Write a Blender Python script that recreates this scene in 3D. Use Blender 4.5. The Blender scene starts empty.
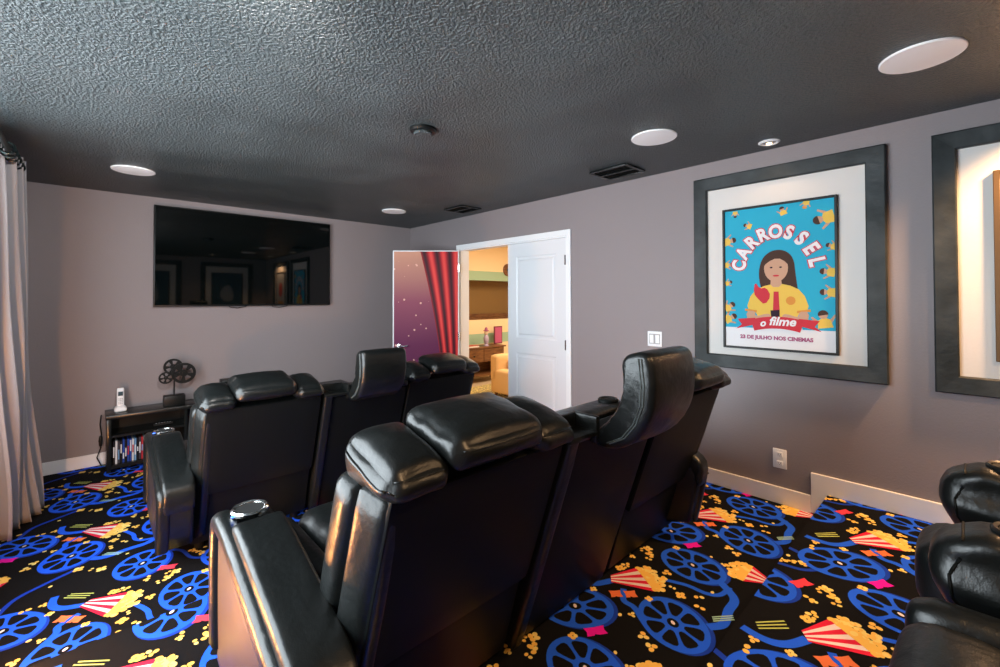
import bpy, bmesh, math, random
from mathutils import Vector, Matrix
sc = bpy.context.scene
C = sc.collection
PI = math.pi
R_ = math.radians

# ------------------------------------------------------------------ camera
cam = bpy.data.cameras.new('camera')
cam.sensor_fit = 'HORIZONTAL'; cam.sensor_width = 36
cam.lens = 440.306 / 1000 * 36
cam.shift_y = -(333.5 - 292.162) / 1000
cam.clip_start = 0.02
co = bpy.data.objects.new('camera', cam); C.objects.link(co)
ya, pi_, ro = R_(43.022), R_(0.815), R_(-0.119)
fw = Vector((math.sin(ya), math.cos(ya), 0)); rt = Vector((math.cos(ya), -math.sin(ya), 0)); up = Vector((0, 0, 1))
f2 = fw * math.cos(pi_) + up * math.sin(pi_); u2 = up * math.cos(pi_) - fw * math.sin(pi_)
r3 = rt * math.cos(ro) + u2 * math.sin(ro); u3 = u2 * math.cos(ro) - rt * math.sin(ro)
m = Matrix((r3, u3, -f2)).transposed().to_4x4(); m.translation = (0, 0, 1.44)
co.matrix_world = m
sc.camera = co

# ------------------------------------------------------------------ light, exposure
sc.view_settings.view_transform = 'Standard'; sc.view_settings.look = 'None'
sc.view_settings.gamma = 1; sc.view_settings.use_curve_mapping = False
sc.view_settings.exposure = 0.0
w = bpy.data.worlds.new('world'); sc.world = w; w.use_nodes = True
bg = w.node_tree.nodes['Background']; bg.inputs[0].default_value = (0.75, 0.9, 1, 1); bg.inputs[1].default_value = 1.5

def area(name, loc, rot, sx, sy, power, col):
    l = bpy.data.lights.new(name, 'AREA'); l.shape = 'RECTANGLE'; l.size = sx; l.size_y = sy; l.energy = power; l.color = col
    o = bpy.data.objects.new(name, l); C.objects.link(o); o.location = loc; o.rotation_euler = rot; return o
def spot(name, loc, tgt, power, col, ang=110, blend=.6, rad=.05):
    l = bpy.data.lights.new(name, 'SPOT'); l.energy = power; l.color = col; l.spot_size = R_(ang); l.spot_blend = blend; l.shadow_soft_size = rad
    o = bpy.data.objects.new(name, l); C.objects.link(o); o.location = loc
    o.rotation_euler = (Vector(tgt) - Vector(loc)).to_track_quat('-Z', 'Y').to_euler(); return o
def point(name, loc, power, col, rad=.03):
    l = bpy.data.lights.new(name, 'POINT'); l.energy = power; l.color = col; l.shadow_soft_size = rad
    o = bpy.data.objects.new(name, l); C.objects.link(o); o.location = loc; return o
WARM = (1, .62, .32); COOL = (.84, .94, 1.0)
area('window_daylight', (-.604, 2.05, 1.44), (0, R_(-90), 0), 1.74, 2.46, 165, COOL)       # the sky outside the side window
spot('downlight_lamp', (2.95, -.42, 2.36), (3.12, -.40, 0), 210, (1, .56, .26), 125)             # washes the second framed picture
spot('downlight_lamp', (.45, -.55, 2.36), (.45, -.35, 0), 75, WARM, 140)
spot('downlight_lamp', (1.9, -.75, 2.36), (1.9, -.55, 0), 60, WARM, 140)
for lx, ly, tx, tz, lp in ((.30, 1.0, .95, 1.45, 330),):      # unseen aimable ceiling spot, added to brighten the front wall
    spot('downlight_lamp', (lx, ly, 2.36), (tx, 5.18, tz), lp, (1, .95, .91), 80, 1, .10)
spot('downlight_lamp', (3.02, .83, 2.372), (3.02, .83, 0), 3, WARM, 120)
point('added_step_lamp', (-.455, 2.12, .27), 85, (1, .40, .11), .04)  # unseen lamp, added for the orange glow on the arm side panel
area('hall_fill_lamp', (5.2, 4.0, 2.5), (0, 0, 0), 1.6, 1.6, 100, (1, .82, .58))  # unseen warm area lamp added under the hall ceiling

# ------------------------------------------------------------------ materials
def mat(name, col, rough=.5, metal=0, coat=0, spec=.5, emit=None, es=0):
    mt = bpy.data.materials.new(name); mt.use_nodes = True
    b = mt.node_tree.nodes['Principled BSDF']
    b.inputs['Base Color'].default_value = (*col, 1); b.inputs['Roughness'].default_value = rough
    b.inputs['Metallic'].default_value = metal; b.inputs['Coat Weight'].default_value = coat
    b.inputs['Coat Roughness'].default_value = .03
    b.inputs['Specular IOR Level'].default_value = spec
    if emit: b.inputs['Emission Color'].default_value = (*emit, 1); b.inputs['Emission Strength'].default_value = es
    return mt
def bump(mt, scale, strength, dist=.01, kind='noise', detail=4, ramp=None):
    nt = mt.node_tree; b = nt.nodes['Principled BSDF']
    tc = nt.nodes.new('ShaderNodeTexCoord')
    if kind == 'noise':
        t = nt.nodes.new('ShaderNodeTexNoise'); t.inputs['Detail'].default_value = detail; out = t.outputs['Fac']
    else:
        t = nt.nodes.new('ShaderNodeTexVoronoi'); out = t.outputs['Distance']
    t.inputs['Scale'].default_value = scale
    nt.links.new(tc.outputs['Object'], t.inputs['Vector'])
    if ramp:
        r = nt.nodes.new('ShaderNodeValToRGB'); r.color_ramp.elements[0].position = ramp[0]; r.color_ramp.elements[1].position = ramp[1]
        nt.links.new(out, r.inputs[0]); out = r.outputs[0]
    bp = nt.nodes.new('ShaderNodeBump'); bp.inputs['Strength'].default_value = strength; bp.inputs['Distance'].default_value = dist
    nt.links.new(out, bp.inputs['Height'])
    prev = b.inputs['Normal'].links[0].from_socket if b.inputs['Normal'].links else None
    if prev: nt.links.new(prev, bp.inputs['Normal'])
    nt.links.new(bp.outputs[0], b.inputs['Normal'])
    return mt
def tint(mt, c1, c2, scale, detail=3, lo=.35, hi=.65, stretch=None):
    nt = mt.node_tree; b = nt.nodes['Principled BSDF']
    tc = nt.nodes.new('ShaderNodeTexCoord'); t = nt.nodes.new('ShaderNodeTexNoise')
    t.inputs['Scale'].default_value = scale; t.inputs['Detail'].default_value = detail
    v = tc.outputs['Object']
    if stretch:
        mp = nt.nodes.new('ShaderNodeMapping'); mp.inputs['Scale'].default_value = stretch; nt.links.new(v, mp.inputs[0]); v = mp.outputs[0]
    r = nt.nodes.new('ShaderNodeValToRGB'); e = r.color_ramp.elements
    e[0].position = lo; e[1].position = hi; e[0].color = (*c1, 1); e[1].color = (*c2, 1)
    nt.links.new(v, t.inputs[0]); nt.links.new(t.outputs['Fac'], r.inputs[0]); nt.links.new(r.outputs[0], b.inputs['Base Color'])
    return mt

M = {}
M['wall'] = bump(mat('mauve_wall_paint', (.265, .230, .236), .55, spec=.3), 90, .25, .004)
M['ceil'] = bump(bump(mat('black_ceiling_paint', (.026, .040, .044), .40, spec=1.0), 85, .75, .013, ramp=(.42, .62)), 1.3, .7, .12, detail=1)
M['trim'] = mat('white_trim_paint', (.86, .86, .87), .35)
M['door'] = mat('white_door_paint', (.76, .76, .78), .4)
M['leather'] = bump(bump(mat('black_leather', (.005, .0062, .0062), .33, spec=.45), 260, .10, .002, kind='vor'), 11, .32, .02, detail=3)
M['leather2'] = bump(mat('black_leather_flat', (.004, .005, .005), .45, spec=.14), 260, .10, .002, kind='vor')
M['vinyl'] = mat('black_side_panel', (.026, .014, .009), .45, spec=.9)
M['stitch'] = mat('grey_stitching', (.06, .075, .075), .6)
M['black'] = mat('black_plastic', (.006, .007, .007), .4, spec=.25)
M['blackwood'] = mat('black_laminate', (.008, .010, .010), .25, spec=.3)
M['screen'] = mat('tv_screen', (.001, .002, .002), .03, spec=.42)
M['chrome'] = mat('chrome', (.8, .8, .8), .15, 1)
M['white'] = mat('white_plastic', (.85, .86, .88), .4)
M['grille'] = mat('white_speaker_grille', (.93, .94, .95), .5)
M['dark'] = mat('dark_hole', (.003, .003, .003), .8)
M['frame'] = bump(tint(mat('charcoal_frame_wood', (.03, .035, .036), .5, spec=.28), (.013, .017, .018), (.050, .058, .062), 5, 5, .35, .75), 14, .25, .02)
M['mount'] = bump(mat('cream_mount', (.70, .67, .64), .8), 60, .15, .003)
M['thinframe'] = mat('black_poster_frame', (.012, .012, .012), .4, spec=.25)
M['goldframe'] = mat('bronze_picture_frame', (.16, .10, .05), .35, .5)
M['blueled'] = mat('blue_led', (.02, .05, .8), .4, emit=(.05, .2, 1), es=4)
M['bulb'] = mat('downlight_bulb', (1, .8, .6), .5, emit=(1, .75, .45), es=6)
M['curtain'] = bump(mat('grey_satin_curtain', (.29, .285, .30), .42, spec=.5), 300, .1, .002)
M['rod'] = mat('dark_metal_rod', (.02, .03, .03), .35, .8)
M['cream'] = mat('cream_wall_paint', (.85, .68, .45), .7)
M['greenband'] = mat('sage_wall_band', (.33, .50, .38), .7)
M['niche'] = mat('brown_niche_paint', (.20, .115, .035), .6)
M['hallfloor'] = mat('beige_floor_tile', (.62, .47, .32), .35)
M['tan'] = bump(mat('tan_upholstery', (.72, .47, .22), .75), 150, .2, .003)
M['wood'] = tint(mat('brown_cabinet_wood', (.15, .06, .02), .45), (.10, .035, .012), (.20, .085, .03), 9, 4, stretch=(1, 1, 6))
M['rug'] = tint(mat('yellow_speckled_rug', (.5, .4, .15), .9), (.22, .17, .10), (.75, .60, .22), 45, 3, .42, .58)

# ------------------------------------------------------------------ mesh helpers
def link(name, bm, mats, parent=None, smooth=40, recalc=True, loc=None):
    if recalc: bmesh.ops.recalc_face_normals(bm, faces=bm.faces)
    me = bpy.data.meshes.new(name); bm.to_mesh(me); bm.free()
    for mt in (mats if isinstance(mats, (list, tuple)) else [mats]): me.materials.append(mt)
    if smooth:
        for p in me.polygons: p.use_smooth = True
        me.set_sharp_from_angle(angle=R_(smooth))
    o = bpy.data.objects.new(name, me); C.objects.link(o)
    if parent: o.parent = parent
    if loc: o.location = loc
    return o
def thing(name, label, cat, loc=(0, 0, 0), group=None, rz=0):
    o = bpy.data.objects.new(name, None); C.objects.link(o); o.location = loc; o.rotation_euler = (0, 0, rz)
    o.empty_display_size = .05
    return tag(o, label, cat, group)
def tag(o, label, cat, group=None):
    o['label'] = label; o['category'] = cat
    if group: o['group'] = group
    return o
def struct(o):
    o['kind'] = 'structure'; return o
def BM(): return bmesh.new()
def poly(bm, pts, mi=0):
    f = bm.faces.new([bm.verts.new(p) for p in pts]); f.material_index = mi; return f
def box(bm, x0, x1, y0, y1, z0, z1, mi=0, bev=0, seg=2, mx=None):
    n = len(bm.faces)
    vs = [bm.verts.new((x, y, z)) for x in (x0, x1) for y in (y0, y1) for z in (z0, z1)]
    fs = []
    for q in ((0, 1, 3, 2), (4, 6, 7, 5), (0, 4, 5, 1), (2, 3, 7, 6), (0, 2, 6, 4), (1, 5, 7, 3)):
        f = bm.faces.new([vs[i] for i in q]); f.material_index = mi; fs.append(f)
    if bev:
        es = list({e for f in fs for e in f.edges})
        r = bmesh.ops.bevel(bm, geom=es, offset=bev, segments=seg, affect='EDGES', profile=.5)
        for f in r['faces']: f.material_index = mi
        vs = list({v for f in r['faces'] for v in f.verts} | {v for v in vs if v.is_valid})
    if mx is not None:
        for v in vs: v.co = mx @ v.co
    return vs
def cyl(bm, p0, p1, r0, r1=None, n=24, mi=0, cap=True):
    r1 = r0 if r1 is None else r1
    p0 = Vector(p0); p1 = Vector(p1); d = (p1 - p0).normalized()
    a = d.orthogonal().normalized(); b = d.cross(a)
    A = [bm.verts.new(p0 + (a * math.cos(t) + b * math.sin(t)) * r0) for t in [2 * PI * i / n for i in range(n)]]
    B = [bm.verts.new(p1 + (a * math.cos(t) + b * math.sin(t)) * r1) for t in [2 * PI * i / n for i in range(n)]]
    for i in range(n):
        j = (i + 1) % n
        bm.faces.new((A[i], A[j], B[j], B[i])).material_index = mi
    if cap:
        bm.faces.new(A[::-1]).material_index = mi; bm.faces.new(B).material_index = mi
def lathe(bm, prof, c=(0, 0, 0), axis='z', n=32, mi=0, cap=True):
    rings = []
    for r, h in prof:
        ring = []
        for i in range(n):
            t = 2 * PI * i / n
            p = (r * math.cos(t), r * math.sin(t), h) if axis == 'z' else ((r * math.cos(t), h, r * math.sin(t)) if axis == 'y' else (h, r * math.cos(t), r * math.sin(t)))
            ring.append(bm.verts.new(Vector(p) + Vector(c)))
        rings.append(ring)
    for a, b in zip(rings, rings[1:]):
        for i in range(n):
            j = (i + 1) % n
            bm.faces.new((a[i], a[j], b[j], b[i])).material_index = mi
    for rg, pr in ((rings[0], prof[0]), (rings[-1], prof[-1])):
        if cap and pr[0] > 1e-5: bm.faces.new(rg).material_index = mi
def tube(bm, pts, r, n=6, mi=0, closed=False):
    pts = [Vector(p) for p in pts]; rings = []
    N = len(pts)
    for i, p in enumerate(pts):
        a = pts[(i - 1) % N] if (closed or i > 0) else p
        b = pts[(i + 1) % N] if (closed or i < N - 1) else p
        d = (b - a).normalized()
        ref = Vector((0, 0, 1)) if abs(d.z) < .9 else Vector((1, 0, 0))
        u = d.cross(ref).normalized(); v = d.cross(u)
        rings.append([bm.verts.new(p + (u * math.cos(t) + v * math.sin(t)) * r) for t in [2 * PI * k / n for k in range(n)]])
    for i in range(N if closed else N - 1):
        a, b = rings[i], rings[(i + 1) % N]
        for k in range(n):
            bm.faces.new((a[k], a[(k + 1) % n], b[(k + 1) % n], b[k])).material_index = mi
    if not closed:
        bm.faces.new(rings[0]).material_index = mi; bm.faces.new(rings[-1][::-1]).material_index = mi
def cushion(bm, c, h, r, puff=(0, 0, 0), n=14, fn=None, mi=0, rot=0):
    """rounded, puffed cushion: c centre, h half sizes, r edge radius, puff outward bulge per axis, rot about x"""
    h = Vector(h); c = Vector(c); ca, sa = math.cos(rot), math.sin(rot)
    cache = {}
    def vert(u):
        k = tuple(round(x, 5) for x in u)
        if k in cache: return cache[k]
        p = Vector((u[0] * h.x, u[1] * h.y, u[2] * h.z))
        rr = min(r, h.x, h.y, h.z)
        inn = Vector([max(-(h[i] - rr), min(h[i] - rr, p[i])) for i in range(3)])
        d = p - inn
        if d.length > 1e-9: p = inn + d.normalized() * rr
        for i in range(3):
            j, l = (i + 1) % 3, (i + 2) % 3
            s = p[i] / h[i]
            p[i] += puff[i] * s * (1 - min(1, abs(u[j])) ** 2) * (1 - min(1, abs(u[l])) ** 2)
        if fn: p = fn(p, u)
        if rot: p = Vector((p.x, p.y * ca - p.z * sa, p.y * sa + p.z * ca))
        v = bm.verts.new(p + c); cache[k] = v; return v
    def g(i): 
        t = -1 + 2 * i / n
        return math.copysign(abs(t) ** .75, t)      # denser near the edges
    for ax in range(3):
        for s in (-1, 1):
            for i in range(n):
                for j in range(n):
                    q = []
                    for a, b in ((i, j), (i + 1, j), (i + 1, j + 1), (i, j + 1)):
                        u = [0, 0, 0]; u[ax] = s; u[(ax + 1) % 3] = g(a); u[(ax + 2) % 3] = g(b); q.append(vert(u))
                    f = bm.faces.new(q if s > 0 else q[::-1]); f.material_index = mi
def smoothpoly(pts, it=2):
    for _ in range(it):
        o = []
        for i in range(len(pts)):
            a = pts[i]; b = pts[(i + 1) % len(pts)]
            o += [(a[0] * .75 + b[0] * .25, a[1] * .75 + b[1] * .25), (a[0] * .25 + b[0] * .75, a[1] * .25 + b[1] * .75)]
        pts = o
    return pts
def prism(bm, prof, x0, x1, r=.02, seg=4, dome=0, mi=0, fn=None, mid=6):
    """profile in (y,z) swept along x with rounded ends"""
    n = len(prof)
    ar = sum(prof[i][0] * prof[(i + 1) % n][1] - prof[(i + 1) % n][0] * prof[i][1] for i in range(n))
    if ar < 0: prof = prof[::-1]
    P = [Vector(p) for p in prof]; N = []
    for i in range(n):
        e = (P[(i + 1) % n] - P[i - 1])
        N.append(Vector((e.y, -e.x)).normalized() if e.length > 1e-9 else Vector((0, 0)))
    lv = [(x0 + r * (1 - math.cos(PI / 2 * k / seg)), r * (1 - math.sin(PI / 2 * k / seg))) for k in range(seg + 1)]
    lv += [(x0 + r + (x1 - x0 - 2 * r) * k / mid, 0) for k in range(1, mid)]
    lv += [(x1 - a + x0, b) for a, b in reversed(lv[:seg + 1])]
    rings = []
    for x, ins in lv:
        rings.append([bm.verts.new(Vector((x, P[i].x - N[i].x * ins, P[i].y - N[i].y * ins))) for i in range(n)])
    allv = [v for q in rings for v in q]
    for a, b in zip(rings, rings[1:]):
        for i in range(n):
            bm.faces.new((a[i], a[(i + 1) % n], b[(i + 1) % n], b[i])).material_index = mi
    for rg, s in ((rings[0], -1), (rings[-1], 1)):
        if dome:
            cen = sum((v.co for v in rg), Vector()) / n; last = rg
            for k in (.93, .85, .76, .66, .55, .44, .33, .2):
                nr = [bm.verts.new(cen + (v.co - cen) * k + Vector((s * dome * (1 - k * k), 0, 0))) for v in rg]
                allv += nr
                for i in range(n):
                    bm.faces.new((last[i], last[(i + 1) % n], nr[(i + 1) % n], nr[i])).material_index = mi
                last = nr
            bm.faces.new(last).material_index = mi
        else:
            bm.faces.new(rg).material_index = mi
    if fn:
        for v in allv: v.co = fn(v.co.copy())

def dup(root, loc, label, group=None):
    r = root.copy(); C.objects.link(r); r.location = loc; r['label'] = label
    if group: r['group'] = group
    for ch in list(root.children):
        c = ch.copy(); C.objects.link(c); c.parent = r
        for g in list(ch.children):
            d = g.copy(); C.objects.link(d); d.parent = c
    return r

# ------------------------------------------------------------------ room shell
XL, XR, YF, YB, H = -.50, 3.179, 5.184, -1.60, 2.39
E1, E2, Z1, Z2 = 2.275, .59, .15, .285
DY0, DY1, DH = 2.515, 4.092, 2.012            # doorway in the right wall
bm = BM(); box(bm, XL - .1, XR + .1, YF, YF + .1, 0, H); struct(link('wall_front', bm, M['wall'], smooth=0))
bm = BM(); box(bm, XL - .1, XR + .1, YB - .1, YB, 0, H); struct(link('wall_back', bm, M['wall'], smooth=0))
bm = BM()
box(bm, XR, XR + .12, YB, DY0, 0, H); box(bm, XR, XR + .12, DY1, YF, 0, H); box(bm, XR, XR + .12, DY0, DY1, DH, H)
struct(link('wall_right', bm, M['wall'], smooth=0))
WY0, WY1, WZ0, WZ1 = .80, 3.30, .55, 2.33
bm = BM()
box(bm, XL - .1, XL, YB, WY0, 0, H); box(bm, XL - .1, XL, WY1, YF, 0, H); box(bm, XL - .1, XL, WY0, WY1, 0, WZ0); box(bm, XL - .1, XL, WY0, WY1, WZ1, H)
struct(link('wall_left', bm, M['wall'], smooth=0))
bm = BM(); box(bm, XL - .1, XR + .1, YB - .1, YF + .1, H, H + .1); struct(link('ceiling', bm, M['ceil'], smooth=0))
bm = BM()
for a, b in ((WY0, WY0 + .05), (WY1 - .05, WY1), ((WY0 + WY1) / 2 - .03, (WY0 + WY1) / 2 + .03)): box(bm, XL - .08, XL - .02, a, b, WZ0, WZ1)
for a, b in ((WZ0, WZ0 + .05), (WZ1 - .05, WZ1)): box(bm, XL - .08, XL - .02, WY0 + .05, WY1 - .05, a, b)
struct(link('window_1', bm, M['trim'], smooth=0))

# ---- carpet: repeating cinema motif, stepped floor in one mesh
cols = [(.006, .006, .007), (.018, .12, .92), (.012, .05, .46), (.72, .02, .06), (.85, .72, .72), (.95, .58, .12), (.95, .72, .22), (.82, .01, .42), (.85, .20, .07), (.55, .62, .16), (.38, .62, .5), (.85, .06, .10), (.12, .4, .04)]
cn = ['carpet_black', 'carpet_blue', 'carpet_dark_blue', 'carpet_red', 'carpet_white', 'carpet_yellow', 'carpet_pale_yellow', 'carpet_magenta', 'carpet_orange', 'carpet_lime', 'carpet_mint', 'carpet_coral', 'carpet_green']
cm = [bump(mat(n, c, .95, spec=.1), 420, .5, .004) for n, c in zip(cn, cols)]
PX, PY = .865, .90
rnd = random.Random(5)
T = []                                             # (layer, material, polygon)
def disc(x, y, r, n=10, sq=1, a=0):
    return [(x + r * math.cos(t) * math.cos(a) - r * sq * math.sin(t) * math.sin(a), y + r * math.cos(t) * math.sin(a) + r * sq * math.sin(t) * math.cos(a)) for t in [2 * PI * i / n for i in range(n)]]
def strip(pts, wd, layer, mi, w1=None):
    w1 = wd if w1 is None else w1
    L, Rr = [], []
    for i, p in enumerate(pts):
        a = Vector(pts[max(0, i - 1)]); b = Vector(pts[min(len(pts) - 1, i + 1)]); d = (b - a).normalized()
        k = i / (len(pts) - 1); ww = (wd * (1 - k) + w1 * k) / 2
        L.append((p[0] - d.y * ww, p[1] + d.x * ww)); Rr.append((p[0] + d.y * ww, p[1] - d.x * ww))
    for i in range(len(pts) - 1): T.append((layer, mi, [L[i], L[i + 1], Rr[i + 1], Rr[i]]))
def curve(pts, n=8):
    o = []
    P = [Vector(pts[0])] + [Vector(p) for p in pts] + [Vector(pts[-1])]
    for i in range(1, len(P) - 2):
        for k in range(n):
            t = k / n
            o.append(tuple(.5 * ((2 * P[i]) + (P[i + 1] - P[i - 1]) * t + (2 * P[i - 1] - 5 * P[i] + 4 * P[i + 1] - P[i + 2]) * t * t + (3 * P[i] - P[i - 1] - 3 * P[i + 1] + P[i + 2]) * t ** 3)))
    return o + [tuple(pts[-1])]
def reel(x, y, r, a0=0, sq=1, an=0):
    """film reel drawn as an ellipse: sq is minor over major axis, an the major axis direction"""
    ca, sa = math.cos(an), math.sin(an)
    def E(pts, dx=0, dy=0): return [(x + dx + px * ca - py * sq * sa, y + dy + px * sa + py * sq * ca) for px, py in pts]
    T.append((1, 2, E(disc(0, 0, r * 1.03, 32), .006, -.011))); T.append((2, 1, E(disc(0, 0, r, 36))))
    for k in range(8):
        a = a0 + 2 * PI * k / 8; pts = []
        for rr, wd in ((.31, .04), (.36, .09), (.55, .175), (.72, .222), (.80, .19), (.835, .10), (.835, -.10), (.80, -.19), (.72, -.222), (.55, -.175), (.36, -.09), (.31, -.04)):
            px, py = rr * r, wd * r
            pts.append((px * math.cos(a) - py * math.sin(a), px * math.sin(a) + py * math.cos(a)))
        T.append((3, 0, E(pts)))
    T.append((3, 0, E(disc(0, 0, .17 * r, 12)))); T.append((4, 4, disc(x, y, .012, 10, .6, .9)))
def pop(x, y, s=1.0):
    n = rnd.choice((2, 3, 4)); a0 = rnd.random() * 6
    for k in range(n):
        a = a0 + 2 * PI * k / n; T.append((4, rnd.choice((5, 5, 6)), disc(x + .013 * s * math.cos(a), y + .013 * s * math.sin(a), .012 * s, 9, .85, rnd.random() * 3)))
reel(-.06, -.325, .155, 0, .80, R_(59)); reel(.225, .215, .145, .2, .85, R_(70)); reel(-.265, .0, .158, .3, .78, R_(-52)); reel(.375, -.215, .155, .1, .78, R_(80))
def lerp(a, b, t): return (a[0] + (b[0] - a[0]) * t, a[1] + (b[1] - a[1]) * t)
def popcorn_box(nl, nr, wl, wr, dx, dy):
    for k in range(7):
        T.append((5, 4 if k % 2 else 3, [lerp(nl, nr, k / 7), lerp(nl, nr, (k + 1) / 7), lerp(wl, wr, (k + 1) / 7), lerp(wl, wr, k / 7)]))
    T.append((5.5, 5, [wl, wr, (wr[0] + dx * .03, wr[1] + dy * .03), ((wl[0] + wr[0]) / 2 + dx * .055, (wl[1] + wr[1]) / 2 + dy * .055), (wl[0] + dx * .03, wl[1] + dy * .03)]))
    for k in range(54):
        t = rnd.random(); d = rnd.random() ** .7 * .098 * (1 - abs(t - .5) * .9)
        p = lerp(wl, wr, t); T.append((6, rnd.choice((5, 5, 6)), disc(p[0] + d * dx, p[1] + d * dy, .0085 + .007 * rnd.random(), 8, .8, rnd.random() * 3)))
popcorn_box((.02, .012), (-.022, -.018), (.155, -.04), (.06, -.185), .8, -.62)
popcorn_box((.525, .335), (.48, .335), (.42, .475), (.575, .48), 0, 1)
for x, y in ((.10, .012), (.13, -.005), (.145, .01), (.316, .02), (.348, .003), (.235, .036), (.228, .02), (.268, -.044), (.300, -.035), (.313, -.026), (.461, -.095), (-.145, .112), (-.205, .114), (-.12, .01), (.144, -.225), (.228, -.158), (.46, .148), (.475, .105), (.447, .18), (.48, .13), (.12, -.273), (.105, -.361), (.166, -.333), (-.138, -.19), (-.208, -.279), (-.236, -.327), (.488, -.318), (.02, .33), (-.03, .38), (.06, .30), (-.38, .28), (-.33, .33), (-.40, .35), (.0, -.19)):
    pop(x, y, .62 + rnd.random() * .45)
for x, y in ((-.174, -.157), (.51, -.25), (.24, -.36), (-.3, .2), (-.36, .17), (.17, .39), (-.13, .28), (.44, .33)):
    T.append((4, 6, disc(x, y, .008 + rnd.random() * .005, 8, .8, rnd.random())))
def ticket(x, y, a, L, Wd, mi):
    c, s = math.cos(a), math.sin(a)
    pts = [(-L, -Wd), (-L * .3, -Wd), (-L * .2, -Wd * .7), (L * .2, -Wd), (L, -Wd), (L * .85, 0), (L, Wd), (0, Wd * .85), (-L, Wd), (-L * .85, 0)]
    T.append((4, mi, [(x + p * c - q * s, y + p * s + q * c) for p, q in pts]))
ticket(.545, -.14, -.55, .042, .022, 7); ticket(.32, .08, -.5, .042, .022, 11)
ticket(-.075, -.075, -.7, .026, .022, 8); ticket(-.03, -.12, -.7, .026, .022, 8)
for k in (-1, 0, 1):
    strip([(-.065 + k * .012, .125 + k * .008), (.015 + k * .014, .055 + k * .010)], .006, 4, 9); strip([(.075 + k * .01, .475 + k * .006), (.145 + k * .01, .42 + k * .006)], .006, 4, 10)
strip(curve([(-.108, .16), (-.116, .107), (-.108, .06), (-.075, .021), (-.01, -.012)]), .03, 1.5, 1, .034)
strip(curve([(-.02, -.08), (-.085, -.12), (-.092, -.172), (-.128, -.227), (-.15, -.26)]), .026, 1.5, 1)
strip(curve([(.02, -.43), (.079, -.464), (.173, -.45), (.267, -.44), (.337, -.36)]), .036, 1.5, 1)
strip(curve([(.17, -.17), (.208, -.263), (.215, -.343), (.251, -.389), (.332, -.400)]), .022, 1.5, 1)
strip(curve([(.33, .30), (.40, .22), (.43, .10), (.50, .05), (.58, .06)]), .02, 1.5, 2)
strip(curve([(-.30, .14), (-.25, .26), (-.15, .33), (-.02, .40)]), .022, 1.5, 2)
def clip(p, ax, v, sgn):
    o = []
    for i in range(len(p)):
        a, b = p[i - 1], p[i]; da = (a[ax] - v) * sgn; db = (b[ax] - v) * sgn
        if (da >= 0) != (db >= 0): t = da / (da - db); o.append((a[0] + (b[0] - a[0]) * t, a[1] + (b[1] - a[1]) * t))
        if db >= 0: o.append(b)
    return o
bm = BM(); cnt = 0
for x0, x1, y0, y1, z, ox, oy in ((XL, XR, E1, YF, 0, 0.0, 2.885), (XL, XR, E2, E1, Z1, 2.63, 1.15), (XL, XR, YB, E2, Z2, 1.795, .405)):
    box(bm, x0, x1, y0, y1, -.1, z)
    for i in range(-6, 7):
        for j in range(-9, 9):
            cx, cy = ox + i * PX, oy + j * PY
            if cx < x0 - .7 or cx > x1 + .7 or cy < y0 - .7 or cy > y1 + .7: continue
            for ly, mi, pl in T:
                q = [(p[0] + cx, p[1] + cy) for p in pl]
                if max(p[0] for p in q) < x0 or min(p[0] for p in q) > x1 or max(p[1] for p in q) < y0 or min(p[1] for p in q) > y1: continue
                for ax, v, s in ((0, x0, 1), (0, x1, -1), (1, y0, 1), (1, y1, -1)):
                    q = clip(q, ax, v, s)
                    if len(q) < 3: break
                if len(q) < 3: continue
                f = bm.faces.new([bm.verts.new((p[0], p[1], z + .0004 * ly + .000004 * (cnt := (cnt + 1) % 60))) for p in q]); f.material_index = mi
                if f.normal.z < 0 or f.calc_area() < 1e-9: pass
for f in bm.faces: f.normal_update()
fl = [f for f in bm.faces if f.normal.z < -.5 and f.calc_center_median().z > -.05]
bmesh.ops.reverse_faces(bm, faces=fl)
struct(link('floor', bm, cm, smooth=0, recalc=False))

# baseboards
BB, BT = .107, .014
def bboard(name, segs):
    bm = BM()
    for s in segs: box(bm, *s, bev=.003, seg=1)
    return struct(link(name, bm, M['trim'], smooth=0))
bboard('baseboard_front', [(XL, XR - BT, YF - BT, YF, 0.002, BB)])
bboard('baseboard_left', [(XL, XL + BT, E1, YF - BT, .002, BB), (XL, XL + BT, E2, E1, Z1 + .002, Z1 + BB), (XL, XL + BT, YB, E2, Z2 + .002, Z2 + BB)])
bboard('baseboard_right', [(XR - BT, XR, DY1 + .056, YF, .002, BB), (XR - BT, XR, E1, DY0 - .056, .002, BB), (XR - BT, XR, .672, E1 - .001, Z1 + .002, Z1 + BB), (XR - BT, XR, YB + BT, .671, Z2 - .13, Z2 + BB + .002)])
bboard('baseboard_back', [(XL + BT, XR - BT, YB, YB + BT, Z2 + .002, Z2 + BB)])

# door casing
bm = BM(); tw = .054
for xs, xe in ((XR - .016, XR), (XR + .12, XR + .136)):
    box(bm, xs, xe, DY0 - tw, DY0, 0.002, DH + tw, bev=.003); box(bm, xs, xe, DY1, DY1 + tw, 0.002, DH + tw, bev=.003); box(bm, xs, xe, DY0, DY1, DH, DH + tw, bev=.003)
box(bm, XR, XR + .12, DY0 - .001, DY0 + .012, 0.002, DH); box(bm, XR, XR + .12, DY1 - .012, DY1 + .001, .002, DH); box(bm, XR, XR + .12, DY0 + .012, DY1 - .012, DH - .012, DH)
struct(link('trim_1', bm, M['trim'], smooth=0))

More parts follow.
